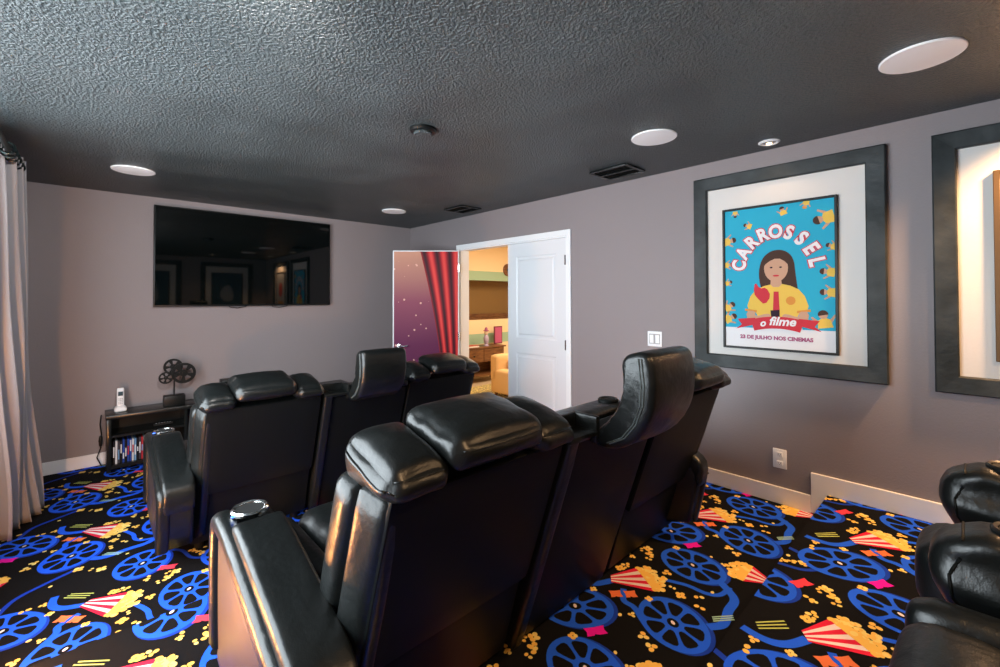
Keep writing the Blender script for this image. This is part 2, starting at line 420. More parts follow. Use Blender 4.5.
# ------------------------------------------------------------------ doors (local: hinge at origin, leaf along +x, thickness along y, room face = -y when closed)
LW, LH, LT = .765, 1.985, .036
def moulded(bm, y, sgn, zs):
    for z0, z1 in zs:
        x0, x1 = .12, LW - .12
        a = [(x0, z0), (x1, z0), (x1, z1), (x0, z1)]
        rings = []
        for ins, dep in ((0, 0), (.012, -.008), (.03, -.008), (.045, .002), (.06, .002)):
            rings.append([bm.verts.new((x, y + sgn * dep, z)) for x, z in ((x0 + ins, z0 + ins), (x1 - ins, z0 + ins), (x1 - ins, z1 - ins), (x0 + ins, z1 - ins))])
        for p, q in zip(rings, rings[1:]):
            for i in range(4): bm.faces.new((p[i], p[(i + 1) % 4], q[(i + 1) % 4], q[i]))
        bm.faces.new(rings[-1])
def leaf(name, panel_face):
    bm = BM()
    zs = ((.22, .88), (1.03, 1.85))
    for y, s in ((0, -1), (LT, 1)):
        if s in panel_face:
            # face with two openings, filled by moulded panels
            xs = [0, .12, LW - .12, LW]; zl = [0, .22, .88, 1.03, 1.85, LH]
            for i in range(3):
                for j in range(5):
                    if i == 1 and j in (1, 3): continue
                    poly(bm, [(xs[i], y, zl[j]), (xs[i + 1], y, zl[j]), (xs[i + 1], y, zl[j + 1]), (xs[i], y, zl[j + 1])])
            moulded(bm, y, s, zs)
        else: poly(bm, [(0, y, 0), (LW, y, 0), (LW, y, LH), (0, y, LH)])
    poly(bm, [(0, 0, 0), (0, LT, 0), (0, LT, LH), (0, 0, LH)]); poly(bm, [(LW, 0, 0), (LW, LT, 0), (LW, LT, LH), (LW, 0, LH)])
    poly(bm, [(0, 0, 0), (LW, 0, 0), (LW, LT, 0), (0, LT, 0)]); poly(bm, [(0, 0, LH), (LW, 0, LH), (LW, LT, LH), (0, LT, LH)])
    bmesh.ops.remove_doubles(bm, verts=bm.verts, dist=1e-5)
    return struct(link(name, bm, M['door'], smooth=30))
def hinges(par, y):
    for z in (.2, 1.0, 1.78):
        b = BM(); cyl(b, (-.004, y, z - .045), (-.004, y, z + .045), .007, n=10); box(b, 0, .012, y + .002, y + .005, z - .045, z + .045)
        link('hinge', b, M['chrome'], par)
def lever(par, y, s):
    b = BM(); x, z = LW - .072, .885
    lathe(b, [(.0, s * .012), (.022, s * .012), (.026, s * .006), (.026, 0)], (x, y, z), 'y', 20)
    cyl(b, (x, y, z), (x, y + s * .05, z), .009, n=12)
    tube(b, [(x, y + s * .05, z), (x - .03, y + s * .052, z + .002), (x - .07, y + s * .05, z - .003), (x - .11, y + s * .045, z + .003)], .008, 8)
    link('handle', b, M['chrome'], par)
# near leaf, closed: hinge at DY0 side, leaf runs along +y
d1 = leaf('door_1', (-1, 1)); d1.location = (XR + LT + .012, DY0 + .016, .012); d1.rotation_euler = (0, 0, R_(90)); hinges(d1, LT + .006)
# far leaf, swung into the room: its outer face carries a printed drape
d2 = leaf('door_2', (1,)); ang = math.atan2(.52, -.57)
d2.location = (XR - .022, DY1 - .012, .012); d2.rotation_euler = (0, 0, ang); hinges(d2, LT + .004)
# its corridor face looks toward the camera: local +y side when turned; find which side faces camera
nrm = Vector((-math.sin(ang), math.cos(ang), 0)); side = 1 if (Vector((0, 0, 0)) - Vector(d2.location)).dot(nrm) > 0 else -1
yb = LT + .0015 if side > 0 else -.0015
mm = mat('printed_theatre_drape', (.1, .03, .06), .5, spec=.15)
nt = mm.node_tree; b_ = nt.nodes['Principled BSDF']; tc = nt.nodes.new('ShaderNodeTexCoord'); sx = nt.nodes.new('ShaderNodeSeparateXYZ'); nt.links.new(tc.outputs['Object'], sx.inputs[0])
def ramp(fac, stops):
    r = nt.nodes.new('ShaderNodeValToRGB'); e = r.color_ramp.elements
    while len(e) < len(stops): e.new(.5)
    for el, (p, c) in zip(e, stops): el.position = p; el.color = (*c, 1)
    nt.links.new(fac, r.inputs[0]); return r.outputs[0]
def math_(op, a, b=None):
    n = nt.nodes.new('ShaderNodeMath'); n.operation = op
    for i, v in enumerate((a, b)):
        if v is None: continue
        if isinstance(v, (int, float)): n.inputs[i].default_value = v
        else: nt.links.new(v, n.inputs[i])
    return n.outputs[0]
Z01 = math_('DIVIDE', sx.outputs[2], LH)
backc = ramp(Z01, [(0, (.08, .012, .05)), (.45, (.13, .018, .07)), (.7, (.26, .06, .10)), (1, (.62, .30, .20))])
vo = nt.nodes.new('ShaderNodeTexVoronoi'); vo.inputs['Scale'].default_value = 11; nt.links.new(tc.outputs['Object'], vo.inputs['Vector'])
star = math_('LESS_THAN', vo.outputs['Distance'], .13)
mx1 = nt.nodes.new('ShaderNodeMix'); mx1.data_type = 'RGBA'; nt.links.new(star, mx1.inputs[0]); nt.links.new(backc, mx1.inputs[6]); mx1.inputs[7].default_value = (.8, .45, .35, 1)
# drape edge runs from mid width at the top toward the hinge lower down
edge = math_('ADD', math_('MULTIPLY', math_('POWER', Z01, 1.7), .29), .16)
rel = math_('DIVIDE', sx.outputs[0], math_('MAXIMUM', edge, .05))          # 0 hinge .. 1 drape edge
fold = math_('SINE', math_('MULTIPLY', rel, 19.0))
drape = ramp(math_('ADD', math_('MULTIPLY', fold, .5), .5), [(0, (.05, .008, .015)), (.45, (.30, .012, .02)), (.8, (.68, .03, .035)), (1, (.80, .07, .06))])
isd = math_('LESS_THAN', rel, 1.0)
mx2 = nt.nodes.new('ShaderNodeMix'); mx2.data_type = 'RGBA'; nt.links.new(isd, mx2.inputs[0]); nt.links.new(mx1.outputs[2], mx2.inputs[6]); nt.links.new(drape, mx2.inputs[7])
nt.links.new(mx2.outputs[2], b_.inputs['Base Color'])
bm = BM(); s_ = 1 if side > 0 else -1
box(bm, .012, LW - .014, min(yb, yb + s_ * .001), max(yb, yb + s_ * .001), .01, LH - .012)
o = link('printed_mural', bm, mm, d2, smooth=0); o['label'] = 'red theatre drape printed on a purple ground'
lever(d2, yb, s_)

# ------------------------------------------------------------------ ceiling fixtures
def speaker(x, y, label, r=.128):
    t = thing('ceiling_speaker', label, 'ceiling speaker', (x, y, H), 'white round ceiling speakers')
    b = BM(); lathe(b, [(r - .012, -.0005), (r, -.0005), (r, -.006), (r - .004, -.009), (r - .012, -.008)], n=48); link('rim', b, M['grille'], t)
    b = BM(); lathe(b, [(r - .012, -.001), (r - .012, -.008), (r * .5, -.0115), (.0, -.0125)], n=48); link('grille', b, M['grille'], t)
speaker(2.385, .125, 'large white round ceiling speaker nearest the camera, at the upper right')
speaker(2.428, 1.268, 'white round ceiling speaker between the smoke detector and the small spot downlight')
speaker(2.409, 4.263, 'small looking white round ceiling speaker above the corner by the open door')
speaker(.231, 4.197, 'white round ceiling speaker left of the television near the curtain')
t = thing('smoke_detector', 'dark round smoke detector in the middle of the black ceiling', 'smoke detector', (1.36, 2.087, H))
b = BM(); lathe(b, [(.075, -.0005), (.075, -.012), (.068, -.02), (.05, -.022)], n=40); link('base', b, M['black'], t)
b = BM(); lathe(b, [(.05, -.012), (.052, -.03), (.046, -.036), (.0, -.038)], n=40); link('cap', b, M['ceil'], t)
def downlight(x, y, label, bulbmat):
    t = thing('recessed_downlight', label, 'downlight', (x, y, H), 'small recessed spot downlights')
    b = BM(); lathe(b, [(.042, -.002), (.042, -.0005), (.058, -.0005), (.058, -.004), (.046, -.010), (.040, -.004)], n=36); link('trim_ring', b, M['white'], t)
    b = BM(); lathe(b, [(.041, -.001), (.036, -.006), (.02, -.010), (.0, -.0105)], n=28); link('eyeball', b, M['chrome'], t)
    b = BM(); lathe(b, [(.016, -.0108), (.014, -.0135), (0, -.0140)], n=20); link('bulb', b, bulbmat, t)
downlight(3.022, .832, 'small chrome eyeball downlight above the right edge of the blue poster frame', M['bulb'])
downlight(2.95, -.42, 'small downlight over the second framed picture', M['bulb'])
downlight(.45, -.55, 'small downlight behind the camera over the left seat of the back row', M['bulb'])
downlight(.30, 1.0, 'small added downlight over the left end of the middle row, turned to the television', M['bulb'])  # unseen fixture added for the spot that fills the front wall
downlight(1.9, -.75, 'small downlight over the middle of the back row', M['bulb'])
def vent(x, y, sx_, sy_, label, n):
    t = thing('ceiling_vent', label, 'air vent', (x, y, H), 'black ceiling air vents')
    b = BM()
    for a in (-1, 1):
        box(b, a * sx_ / 2 - .012, a * sx_ / 2 + .012, -sy_ / 2, sy_ / 2, -.014, -.0005, bev=.003); box(b, -sx_ / 2, sx_ / 2, a * sy_ / 2 - .012, a * sy_ / 2 + .012, -.013, -.0005, bev=.003)
    box(b, -.008, .008, -sy_ / 2, sy_ / 2, -.014, -.0005)
    link('frame', b, M['blackwood'], t, 30)
    b = BM(); box(b, -sx_ / 2, sx_ / 2, -sy_ / 2, sy_ / 2, -.002, -.0005); link('backing', b, M['dark'], t, 0)
    b = BM()
    for k in range(n):
        yy = -sy_ / 2 + sy_ * (k + .5) / n
        box(b, -sx_ / 2 + .01, sx_ / 2 - .01, -.008, .008, -.0012, .0002, mx=Matrix.Translation((0, yy, -.008)) @ Matrix.Rotation(R_(38), 4, 'X'))
    link('louvre', b, M['blackwood'], t, 0)
vent(2.88, 1.80, .25, .30, 'black louvred air vent on the ceiling beside the wall above the blue poster', 9)
vent(2.885, 3.67, .25, .30, 'black louvred air vent on the ceiling above the doorway', 9)

# ------------------------------------------------------------------ television
TX0, TX1, TZ0, TZ1, TY = .43, 2.06, 1.368, 2.312, 5.124
t = thing('television', 'large flat black television mounted on the grey front wall', 'television', ((TX0 + TX1) / 2, YF, TZ0))
W2, HT = (TX1 - TX0) / 2, TZ1 - TZ0
yf = TY - YF
b = BM(); box(b, -W2, W2, yf, yf + .028, 0, HT, bev=.004); box(b, -W2 * .6, W2 * .6, yf + .028, -.022, .05, HT * .62, bev=.008); link('casing', b, M['black'], t, 30)
b = BM(); box(b, -W2 + .011, W2 - .011, yf - .0015, yf + .001, .016, HT - .011); link('screen', b, M['screen'], t, 0)
b = BM(); box(b, -.2, .2, -.022, -.001, .15, HT * .5); link('wall_bracket', b, M['black'], t, 0)
for cx in (-.13, .27):
    b = BM(); tube(b, [(cx - .09, yf + .03, .015), (cx - .06, yf + .03, -.012), (cx, yf + .03, -.02), (cx + .07, yf + .03, -.008), (cx + .11, yf + .03, .015)], .004, 6); link('cable', b, M['black'], t)

# ------------------------------------------------------------------ framed pictures on the walls
def matwall(o, plane, a, z):      # place a thing built in local (u right, w out of wall, v up) on a wall
    if plane == 'R': o.location = (XR, a, z); o.rotation_euler = (0, 0, R_(-90))      # local x -> -y, local -y -> -x
    elif plane == 'B': o.location = (a, YB, z); o.rotation_euler = (0, 0, R_(180))
def bigframe(plane, a, z, w_, h_, fw_, label, mount='mount'):
    t = tag(bpy.data.objects.new('picture_surround', None), label, 'picture frame', 'wide charcoal picture surrounds'); C.objects.link(t); matwall(t, plane, a, z)
    b = BM()
    o = [(-w_ / 2, -h_ / 2), (w_ / 2, -h_ / 2), (w_ / 2, h_ / 2), (-w_ / 2, h_ / 2)]
    i_ = [(-w_ / 2 + fw_, -h_ / 2 + fw_), (w_ / 2 - fw_, -h_ / 2 + fw_), (w_ / 2 - fw_, h_ / 2 - fw_), (-w_ / 2 + fw_, h_ / 2 - fw_)]
    sec = [(0, -.001), (0, -.034), (.07, -.040), (.93, -.036), (1, -.030), (1, -.001)]
    for k in range(4):
        A, B_, a_, b2 = o[k], o[(k + 1) % 4], i_[k], i_[(k + 1) % 4]
        row = [[b.verts.new((lerp(A, a_, s)[0], y, lerp(A, a_, s)[1])) for s, y in sec], [b.verts.new((lerp(B_, b2, s)[0], y, lerp(B_, b2, s)[1])) for s, y in sec]]
        for q in range(len(sec) - 1): b.faces.new((row[0][q], row[1][q], row[1][q + 1], row[0][q + 1]))
    link('frame', b, M['frame'], t, 25)
    b = BM(); box(b, -w_ / 2 + fw_ * .9, w_ / 2 - fw_ * .9, -.010, -.001, -h_ / 2 + fw_ * .9, h_ / 2 - fw_ * .9); link('backing', b, M[mount], t, 0)
    return t
bigframe('R', .8275, 1.622, 1.035, 1.305, .088, 'wide charcoal picture surround around the blue film poster')
bigframe('R', -.385, 1.615, 1.035, 1.305, .088, 'wide charcoal picture surround at the right edge of the photo')
bigframe('B', .95, 1.622, 1.035, 1.305, .088, 'wide charcoal surround on the left part of the back wall')
bigframe('B', 2.35, 1.622, 1.035, 1.305, .088, 'wide charcoal surround on the right part of the back wall')
def picture(plane, a, z, w_, h_, fr, mats_, label, draw, fname='thinframe', name='framed_poster'):
    t = tag(bpy.data.objects.new(name, None), label, 'poster'); C.objects.link(t); matwall(t, plane, a, z)
    b = BM(); d0, d1 = -.011, -.034
    for s in (-1, 1):
        box(b, s * w_ / 2 - (fr if s > 0 else 0), s * w_ / 2 + (fr if s < 0 else 0), d1, d0, -h_ / 2, h_ / 2, bev=.002, seg=1)
        zz = s * h_ / 2; box(b, -w_ / 2 + fr, w_ / 2 - fr, d1, d0, zz - (fr if s > 0 else 0), zz + (fr if s < 0 else 0), bev=.002, seg=1)
    link('frame', b, M[fname], t, 0)
    b = BM(); draw(b, w_ / 2 - fr, h_ / 2 - fr, t)
    link('print', b, mats_, t, 0, recalc=False)
    return t
def pm(n, c): c = tuple(v * .92 for v in c); return mat(n, c, .6, spec=.12)
PM = [pm('poster_cyan', (.03, .42, .62)), pm('poster_white', (.85, .84, .86)), pm('poster_red', (.62, .04, .06)), pm('poster_yellow', (.85, .55, .10)), pm('poster_skin', (.62, .36, .24)), pm('poster_brown', (.07, .035, .025)), pm('poster_pink', (.80, .58, .62)), pm('poster_lilac', (.42, .10, .22)), pm('poster_blue', (.06, .55, .75)), pm('poster_dark', (.03, .015, .03)), pm('poster_orange', (.75, .30, .06))]
def P2(b, pts, layer, mi):
    f = b.faces.new([b.verts.new((p[0], -.0225 - .0004 * layer, p[1])) for p in pts]); f.material_index = mi; f.normal_update()
    if f.normal.y > 0: f.normal_flip()
def textmesh(b, s, size, pos, ang, layer, mi, bold=0, shear=0, cen=True, sxy=(1, 1)):
    cu = bpy.data.curves.new('t', 'FONT'); cu.body = s; cu.size = size; cu.offset = bold; cu.shear = shear
    cu.align_x = 'CENTER' if cen else 'LEFT'; cu.fill_mode = 'FRONT'; cu.resolution_u = 4
    ob = bpy.data.objects.new('t', cu); C.objects.link(ob)
    dg = bpy.context.evaluated_depsgraph_get(); me = bpy.data.meshes.new_from_object(ob.evaluated_get(dg))
    vs = []
    for v in me.vertices:
        x, y = v.co.x * sxy[0], v.co.y * sxy[1]
        vs.append(b.verts.new((pos[0] + x * math.cos(ang) - y * math.sin(ang), -.0225 - .0004 * layer, pos[1] + x * math.sin(ang) + y * math.cos(ang))))
    for p in me.polygons:
        try: f = b.faces.new([vs[i] for i in p.vertices])
        except ValueError: continue
        f.material_index = mi; f.normal_update()
        if f.normal.y > 0: f.normal_flip()
    bpy.data.objects.remove(ob); bpy.data.meshes.remove(me); bpy.data.curves.remove(cu)
def kid(b, x, y, s, a, hair=5, shirt=3):
    """tiny generic person: head, hair cap, shirt, arms"""
    def tr(px, py): return (x + s * (px * math.cos(a) - py * math.sin(a)), y + s * (px * math.sin(a) + py * math.cos(a)))
    P2(b, [tr(*p) for p in ((-.9, -1.2), (.9, -1.2), (.75, -.1), (.3, .15), (-.3, .15), (-.75, -.1))], 3, shirt)
    for sg in (-1, 1): P2(b, [tr(*p) for p in ((sg * .7, -.1), (sg * 1.3, .55), (sg * 1.5, .4), (sg * .85, -.55))], 3, 4)
    P2(b, [tr(*p) for p in disc(0, .62, .55, 12)], 4, 4)
    P2(b, [tr(*p) for p in [(math.cos(q) * .62, .72 + math.sin(q) * .60) for q in [PI * k / 8 - .15 for k in range(10)]]], 5, hair)
def draw_poster(b, w_, h_, t):
    P2(b, [(-w_, -h_), (w_, -h_), (w_, h_), (-w_, h_)], 0, 1)
    by = -h_ + .125
    P2(b, [(-w_, by), (w_, by), (w_, h_), (-w_, h_)], 1, 0)
    # generic seated figure in a yellow shirt, long dark hair
    P_ = P2
    def P2f(b, pts, ly, mi): P_(b, [(p[0] * .92, p[1] * .95 - .045 if p[1] > -.30 else p[1]) for p in pts], ly, mi)
    hairp = smoothpoly([(-.085, -.06), (-.11, .06), (-.09, .17), (-.03, .225), (.05, .225), (.105, .17), (.115, .05), (.135, -.10), (.06, -.11), (.02, .0), (-.04, -.02)], 2)
    P2f(b, hairp, 3, 5)
    P2f(b, smoothpoly([(-.19, -.175), (-.15, -.05), (-.05, .0), (.06, .0), (.155, -.05), (.195, -.175), (.12, -.185), (.125, -.31), (-.115, -.31), (-.115, -.18)], 1), 4, 3)
    for sg in (-1, 1):
        P2f(b, [(sg * .195, -.165), (sg * .12, -.175), (sg * .12, -.19), (sg * .197, -.18)], 5, 10)
        P2f(b, smoothpoly([(sg * .19, -.18), (sg * .175, -.27), (sg * .05, -.245), (sg * .03, -.205), (sg * .06, -.195), (sg * .13, -.22), (sg * .13, -.18)], 1), 5.5, 4)
    P2f(b, smoothpoly([(-.035, -.02), (.035, -.02), (.03, .05), (-.03, .05)], 1), 5, 4)
    P2f(b, disc(.0, .105, .072, 24, 1.25, PI / 2 * 0), 6, 4)
    P2f(b, smoothpoly([(-.085, .10), (-.075, .19), (0, .215), (.08, .19), (.095, .08), (.065, .14), (.01, .175), (-.055, .145)], 1), 7, 5)
    for sg in (-1, 1): P2f(b, disc(sg * .028, .11, .009, 10, .6), 7, 9)
    P2f(b, disc(.0, .055, .02, 10, .3), 7, 2)
    P2f(b, [(-.015, -.05), (.015, -.05), (.02, -.18), (-.02, -.18)], 5, 2); P2f(b, [(-.035, -.175), (.02, -.17), (.02, -.235), (-.03, -.24)], 6.5, 9)
    P2f(b, smoothpoly([(-.13, .02), (-.10, -.03), (-.06, -.02), (-.03, -.08), (-.07, -.14), (-.11, -.10), (-.14, -.06)], 1), 6, 2)
    P2(b, [(-.13, by), (-.11, -.27), (.12, -.27), (.14, by)], 3.5, 6)
    P2f(b, disc(.085, -.11, .028, 14), 5, 10)
    # small figures around the border
    for x, y, s, a, hr in ((-.235, .425, .017, PI, 5), (.04, .41, .022, .3, 5), (.16, .43, .020, PI - .3, 10), (-.16, .34, .020, 1.2, 5), (.25, .335, .042, 1.8, 5), (-.27, .25, .030, -1.4, 5), (.285, .17, .022, 1.2, 5), (-.28, .09, .022, -1.5, 5), (.265, .02, .030, 1.4, 5), (-.28, -.03, .018, -1.2, 5), (.265, -.10, .030, 1.5, 5), (-.275, -.19, .030, -.9, 5), (-.27, -.265, .032, -1.1, 5), (.245, -.26, .042, .15, 5)):
        kid(b, x, y, s, a, hr)
    # red ribbon with its script
    arc = lambda r0, r1, a0, a1, cx, cy, n=12: [(cx + r0 * math.cos(a0 + (a1 - a0) * k / n), cy + r0 * math.sin(a0 + (a1 - a0) * k / n)) for k in range(n + 1)] + [(cx + r1 * math.cos(a1 + (a0 - a1) * k / n), cy + r1 * math.sin(a1 + (a0 - a1) * k / n)) for k in range(n + 1)]
    P2(b, arc(.50, .425, PI / 2 + .30, PI / 2 - .30, 0, -.75), 9, 2)
    for sg in (-1, 1): P2(b, [(sg * .11, -.30), (sg * .235, -.335), (sg * .20, -.305), (sg * .225, -.27), (sg * .12, -.26)], 8, 2)
    for s, x in (('o', -.075), ('filme', .03)):
        textmesh(b, s, .074 if s != 'o' else .06, (x, -.312 + (.008 if s != 'o' else 0)), -.02 if s != 'o' else .15, 10, 1, .0022, .25)
    # arched title
    word = 'CARROSSEL'; n = len(word); Rr = .182
    for k, ch in enumerate(word):
        a = R_(78) - R_(156) * k / (n - 1); px, py = Rr * math.sin(-a), .030 + 1.2 * Rr * math.cos(a)
        textmesh(b, ch, .112, (px, py), a, 8, 2, .0105, sxy=(.84, 1)); textmesh(b, ch, .112, (px, py), a, 9, 1, .0050, sxy=(.84, 1))
    textmesh(b, '23 DE JULHO NOS CINEMAS', .032, (-.01, -h_ + .055), 0, 3, 7, .0016)
picture('R', .8385, 1.572, .63, .93, .014, PM, 'blue film poster in a thin black frame inside the charcoal surround', draw_poster)
PB = [pm('picture_teal', (.05, .10, .14)), pm('picture_grey', (.35, .38, .42)), pm('picture_red', (.45, .06, .04)), pm('picture_amber', (.5, .25, .06))]
def draw_plain(b, w_, h_, t):
    P2(b, [(-w_, -h_), (w_, -h_), (w_, h_), (-w_, h_)], 0, 0)
    P2(b, smoothpoly([(-w_ * .5, -h_ * .3), (-w_ * .3, h_ * .4), (w_ * .3, h_ * .35), (w_ * .55, -h_ * .2), (0, -h_ * .5)], 2), 1, 1)
def draw_warm(b, w_, h_, t):
    P2(b, [(-w_, -h_), (w_, -h_), (w_, h_), (-w_, h_)], 0, 1)
    P2(b, smoothpoly([(-w_ * .5, -h_ * .1), (-w_ * .3, h_ * .5), (w_ * .3, h_ * .5), (w_ * .5, -h_ * .1), (0, -h_ * .3)], 2), 1, 2)
    P2(b, [(-w_ * .7, -h_ * .8), (w_ * .7, -h_ * .8), (w_ * .6, -h_ * .45), (-w_ * .6, -h_ * .45)], 1, 3)
picture('R', -.385, 1.59, .62, .91, .022, PB, 'picture in a thin bronze frame inside the charcoal surround at the right edge', draw_warm, 'goldframe', 'framed_picture')
picture('B', .95, 1.58, .63, .93, .014, PB, 'dark teal picture on the left part of the back wall', draw_plain, name='framed_picture')
picture('B', 2.35, 1.58, .63, .93, .014, [PB[0], PB[1]], 'dark teal picture on the right part of the back wall', draw_plain, name='framed_picture')

# outlet and switch
t = tag(bpy.data.objects.new('wall_outlet', None), 'white double power outlet low on the grey right wall', 'outlet'); C.objects.link(t); matwall(t, 'R', .834, .432)
b = BM(); box(b, -.038, .038, -.006, -.0005, -.06, .06, bev=.003); link('cover_plate', b, M['white'], t, 30)
for z in (.027, -.027):
    b = BM(); cushion(b, (0, -.007, z), (.017, .003, .014), .003, n=4); link('socket', b, M['white'], t)
    b2 = BM()
    for x in (-.006, .006): box(b2, x - .0012, x + .0012, -.0108, -.0098, z - .003, z + .006)
    cyl(b2, (0, -.0108, z - .008), (0, -.0098, z - .008), .002, n=8); link('slot', b2, M['dark'], t, 0)
t = tag(bpy.data.objects.new('light_switch', None), 'white double rocker light switch on the right wall beside the poster', 'light switch'); C.objects.link(t); matwall(t, 'R', 1.664, 1.127)
b = BM(); box(b, -.058, .058, -.006, -.0005, -.058, .058, bev=.003); link('cover_plate', b, M['white'], t, 30)
b = BM(); box(b, -.044, .044, -.0068, -.0055, -.038, .038); link('recess', b, mat('grey_switch_gap', (.35, .35, .36), .6), t, 0)
for x in (-.023, .023):
    b = BM(); box(b, x - .016, x + .016, -.010, -.006, -.032, .032, bev=.002, mx=Matrix.Rotation(R_(3), 4, 'X')); link('rocker', b, M['white'], t, 30)

# ------------------------------------------------------------------ curtain, rod
t = thing('curtain', 'long silvery grey satin curtain hanging at the left edge', 'curtain', (-.322, 3.6, 0))
b = BM(); ny, nz = 150, 40; grid = []
for j in range(nz + 1):
    z = 2.28 - (2.28 - .012) * j / nz; k = 1 - z / 2.28; row = []
    for i in range(ny + 1):
        s = i / ny
        yy = -.18 + .50 * k + s * (.56 - .06 * k)
        amp = .040 + .035 * k; ph = s * 2 * PI * 4.6 + .8 * math.sin(7 * s + 2 * k)
        xx = -.10 * (1 - s) ** 2 + amp * math.sin(ph) * (.85 + .15 * math.sin(3 * s + 4 * k)) + .018 * math.sin(9 * k + 7 * s) * k + .035 * k * k
        yy += .02 * math.cos(ph * 1.0 + 1) + .02 * k * math.sin(5 * k + 11 * s)
        row.append(b.verts.new((xx, yy, z)))
    grid.append(row)
for j in range(nz):
    for i in range(ny): b.faces.new((grid[j][i], grid[j][i + 1], grid[j + 1][i + 1], grid[j + 1][i]))
cl = link('fabric', b, M['curtain'], t, 180); md = cl.modifiers.new('thick', 'SOLIDIFY'); md.thickness = .004
for s in (.06, .22, .39, .56, .72, .89):
    b = BM(); y0 = -.18 + s * .56
    pts = [(.02 * math.cos(q) * .2, y0 + .004, 2.29 + .03 * math.sin(q)) for q in [0]]
    tube(b, [(.030 * math.cos(2 * PI * q / 16), y0, 2.238 + .030 * math.sin(2 * PI * q / 16)) for q in range(16)], .006, 6, closed=True)
    link('grommet', b, M['rod'], t)
t = thing('curtain_rod', 'dark metal curtain rod above the grey curtain', 'curtain rod', (-.322, 2.6, 2.238))
b = BM(); cyl(b, (0, -2.3, 0), (0, 1.42, 0), .012, n=14); link('pole', b, M['rod'], t)
b = BM(); lathe(b, [(.012, 0), (.02, .005), (.024, .02), (.015, .045), (0, .05)], (0, 1.42, 0), 'y', 16); link('finial', b, M['rod'], t)
for y in (1.36, -.5, -2.2):
    b = BM(); box(b, -.1775, -.170, y - .02, y + .02, -.04, .04, bev=.003); cyl(b, (-.173, y, 0), (-.01, y, 0), .007, n=10); link('bracket', b, M['rod'], t)

# ------------------------------------------------------------------ media console and what stands on it
CZ, CX0, CX1, CY0, CY1 = .474, .115, 2.20, 4.875, 5.165
t = thing('media_console', 'long low black media console with open shelves under the television', 'console', (CX0, CY0, 0))
L = CX1 - CX0; D = CY1 - CY0
b = BM(); box(b, -.008, L + .008, -.008, D, CZ - .032, CZ, bev=.003); link('top', b, M['blackwood'], t, 30)
for x in (0, L - .03):
    b = BM(); box(b, x, x + .03, 0, D, .003, CZ - .033, bev=.002); link('side_panel', b, M['blackwood'], t, 30)
for x in (.525, 1.04, 1.55):
    b = BM(); box(b, x, x + .022, .004, D - .012, .06, CZ - .033); link('divider', b, M['blackwood'], t, 0)
b = BM(); box(b, .031, L - .031, .004, D - .012, .03, .059); link('bottom_shelf', b, M['blackwood'], t, 0)
b = BM(); box(b, .031, .524, .010, D - .012, .285, .305); link('shelf', b, M['blackwood'], t, 0)
b = BM(); box(b, .03, L - .03, D - .010, D, .04, CZ - .034); link('back_panel', b, M['black'], t, 0)
# disc cases
ords = ['first', 'second', 'third', 'fourth', 'fifth', 'sixth', 'seventh', 'eighth', 'ninth', 'tenth', 'eleventh', 'twelfth', 'thirteenth', 'fourteenth', 'fifteenth', 'sixteenth', 'seventeenth', 'eighteenth', 'nineteenth', 'twentieth', 'twenty-first', 'twenty-second', 'twenty-third', 'twenty-fourth']
palette = [('black', (.01, .01, .012)), ('blue', (.02, .06, .30)), ('white', (.6, .62, .65)), ('red', (.4, .03, .04)), ('pale blue', (.15, .3, .5)), ('dark grey', (.05, .05, .06))]
dm = {n: mat('disc_case_' + n.replace(' ', '_'), c, .25) for n, c in palette}
seq = 'black white dark_grey black blue black blue blue white pale_blue black dark_grey red white black dark_grey blue black white red blue pale_blue blue black'.split()
px = CX0 + .040; rnd = random.Random(11)
for i, s in enumerate(seq):
    n = s.replace('_', ' '); wd = .0142; hh = rnd.choice((.185, .19, .17, .188)); 
    t = thing('disc_case', f'slim {n} disc case on the low shelf, {ords[i]} from the left end', 'disc case', (px + wd / 2, CY0 + .03 + rnd.random() * .012, .0602), 'disc cases on the lower console shelf')
    b = BM(); box(b, -wd / 2 + .0006, wd / 2 - .0006, 0, .135, 0, hh, bev=.0015, seg=1); link('case', b, dm[n], t, 0)
    b = BM(); c2 = rnd.choice(('white', 'pale blue', 'red', 'white')) ; z0 = hh * (.15 + .3 * rnd.random())
    box(b, -wd / 2 + .003, wd / 2 - .003, -.0006, .0004, z0, z0 + hh * (.2 + .3 * rnd.random())); link('spine_print', b, dm[c2], t, 0)
    px += wd + .0012
# cordless phone
t = thing('cordless_phone', 'white cordless phone standing in its charger on the console', 'phone', (.205, 5.02, CZ))
b = BM(); cushion(b, (0, 0, .026), (.042, .044, .026), .016, (0, 0, .0), 8, fn=lambda p, u: Vector((p.x * (1 - .25 * max(0, u[2])), p.y * (1 - .3 * max(0, u[2])), p.z))); link('charger', b, M['white'], t)
b = BM(); cushion(b, (0, .004, .115), (.025, .012, .085), .010, (.0, .002, 0), 8, rot=R_(-8)); hs = link('handset', b, M['white'], t)
b = BM(); box(b, -.016, .016, -.0135, -.011, .135, .170, mx=Matrix.Translation((0, 0, 0)) @ Matrix.Rotation(R_(0), 4, 'X'), bev=.001); link('display', b, mat('phone_display', (.05, .09, .11), .2), hs, 0)
b = BM()
for r_ in range(4):
    for c_ in range(3): box(b, -.014 + c_ * .0105, -.007 + c_ * .0105, -.0175, -.0120, .064 + r_ * .014, .072 + r_ * .014)
link('keypad', b, mat('grey_keys', (.45, .46, .48), .5), hs, 0)
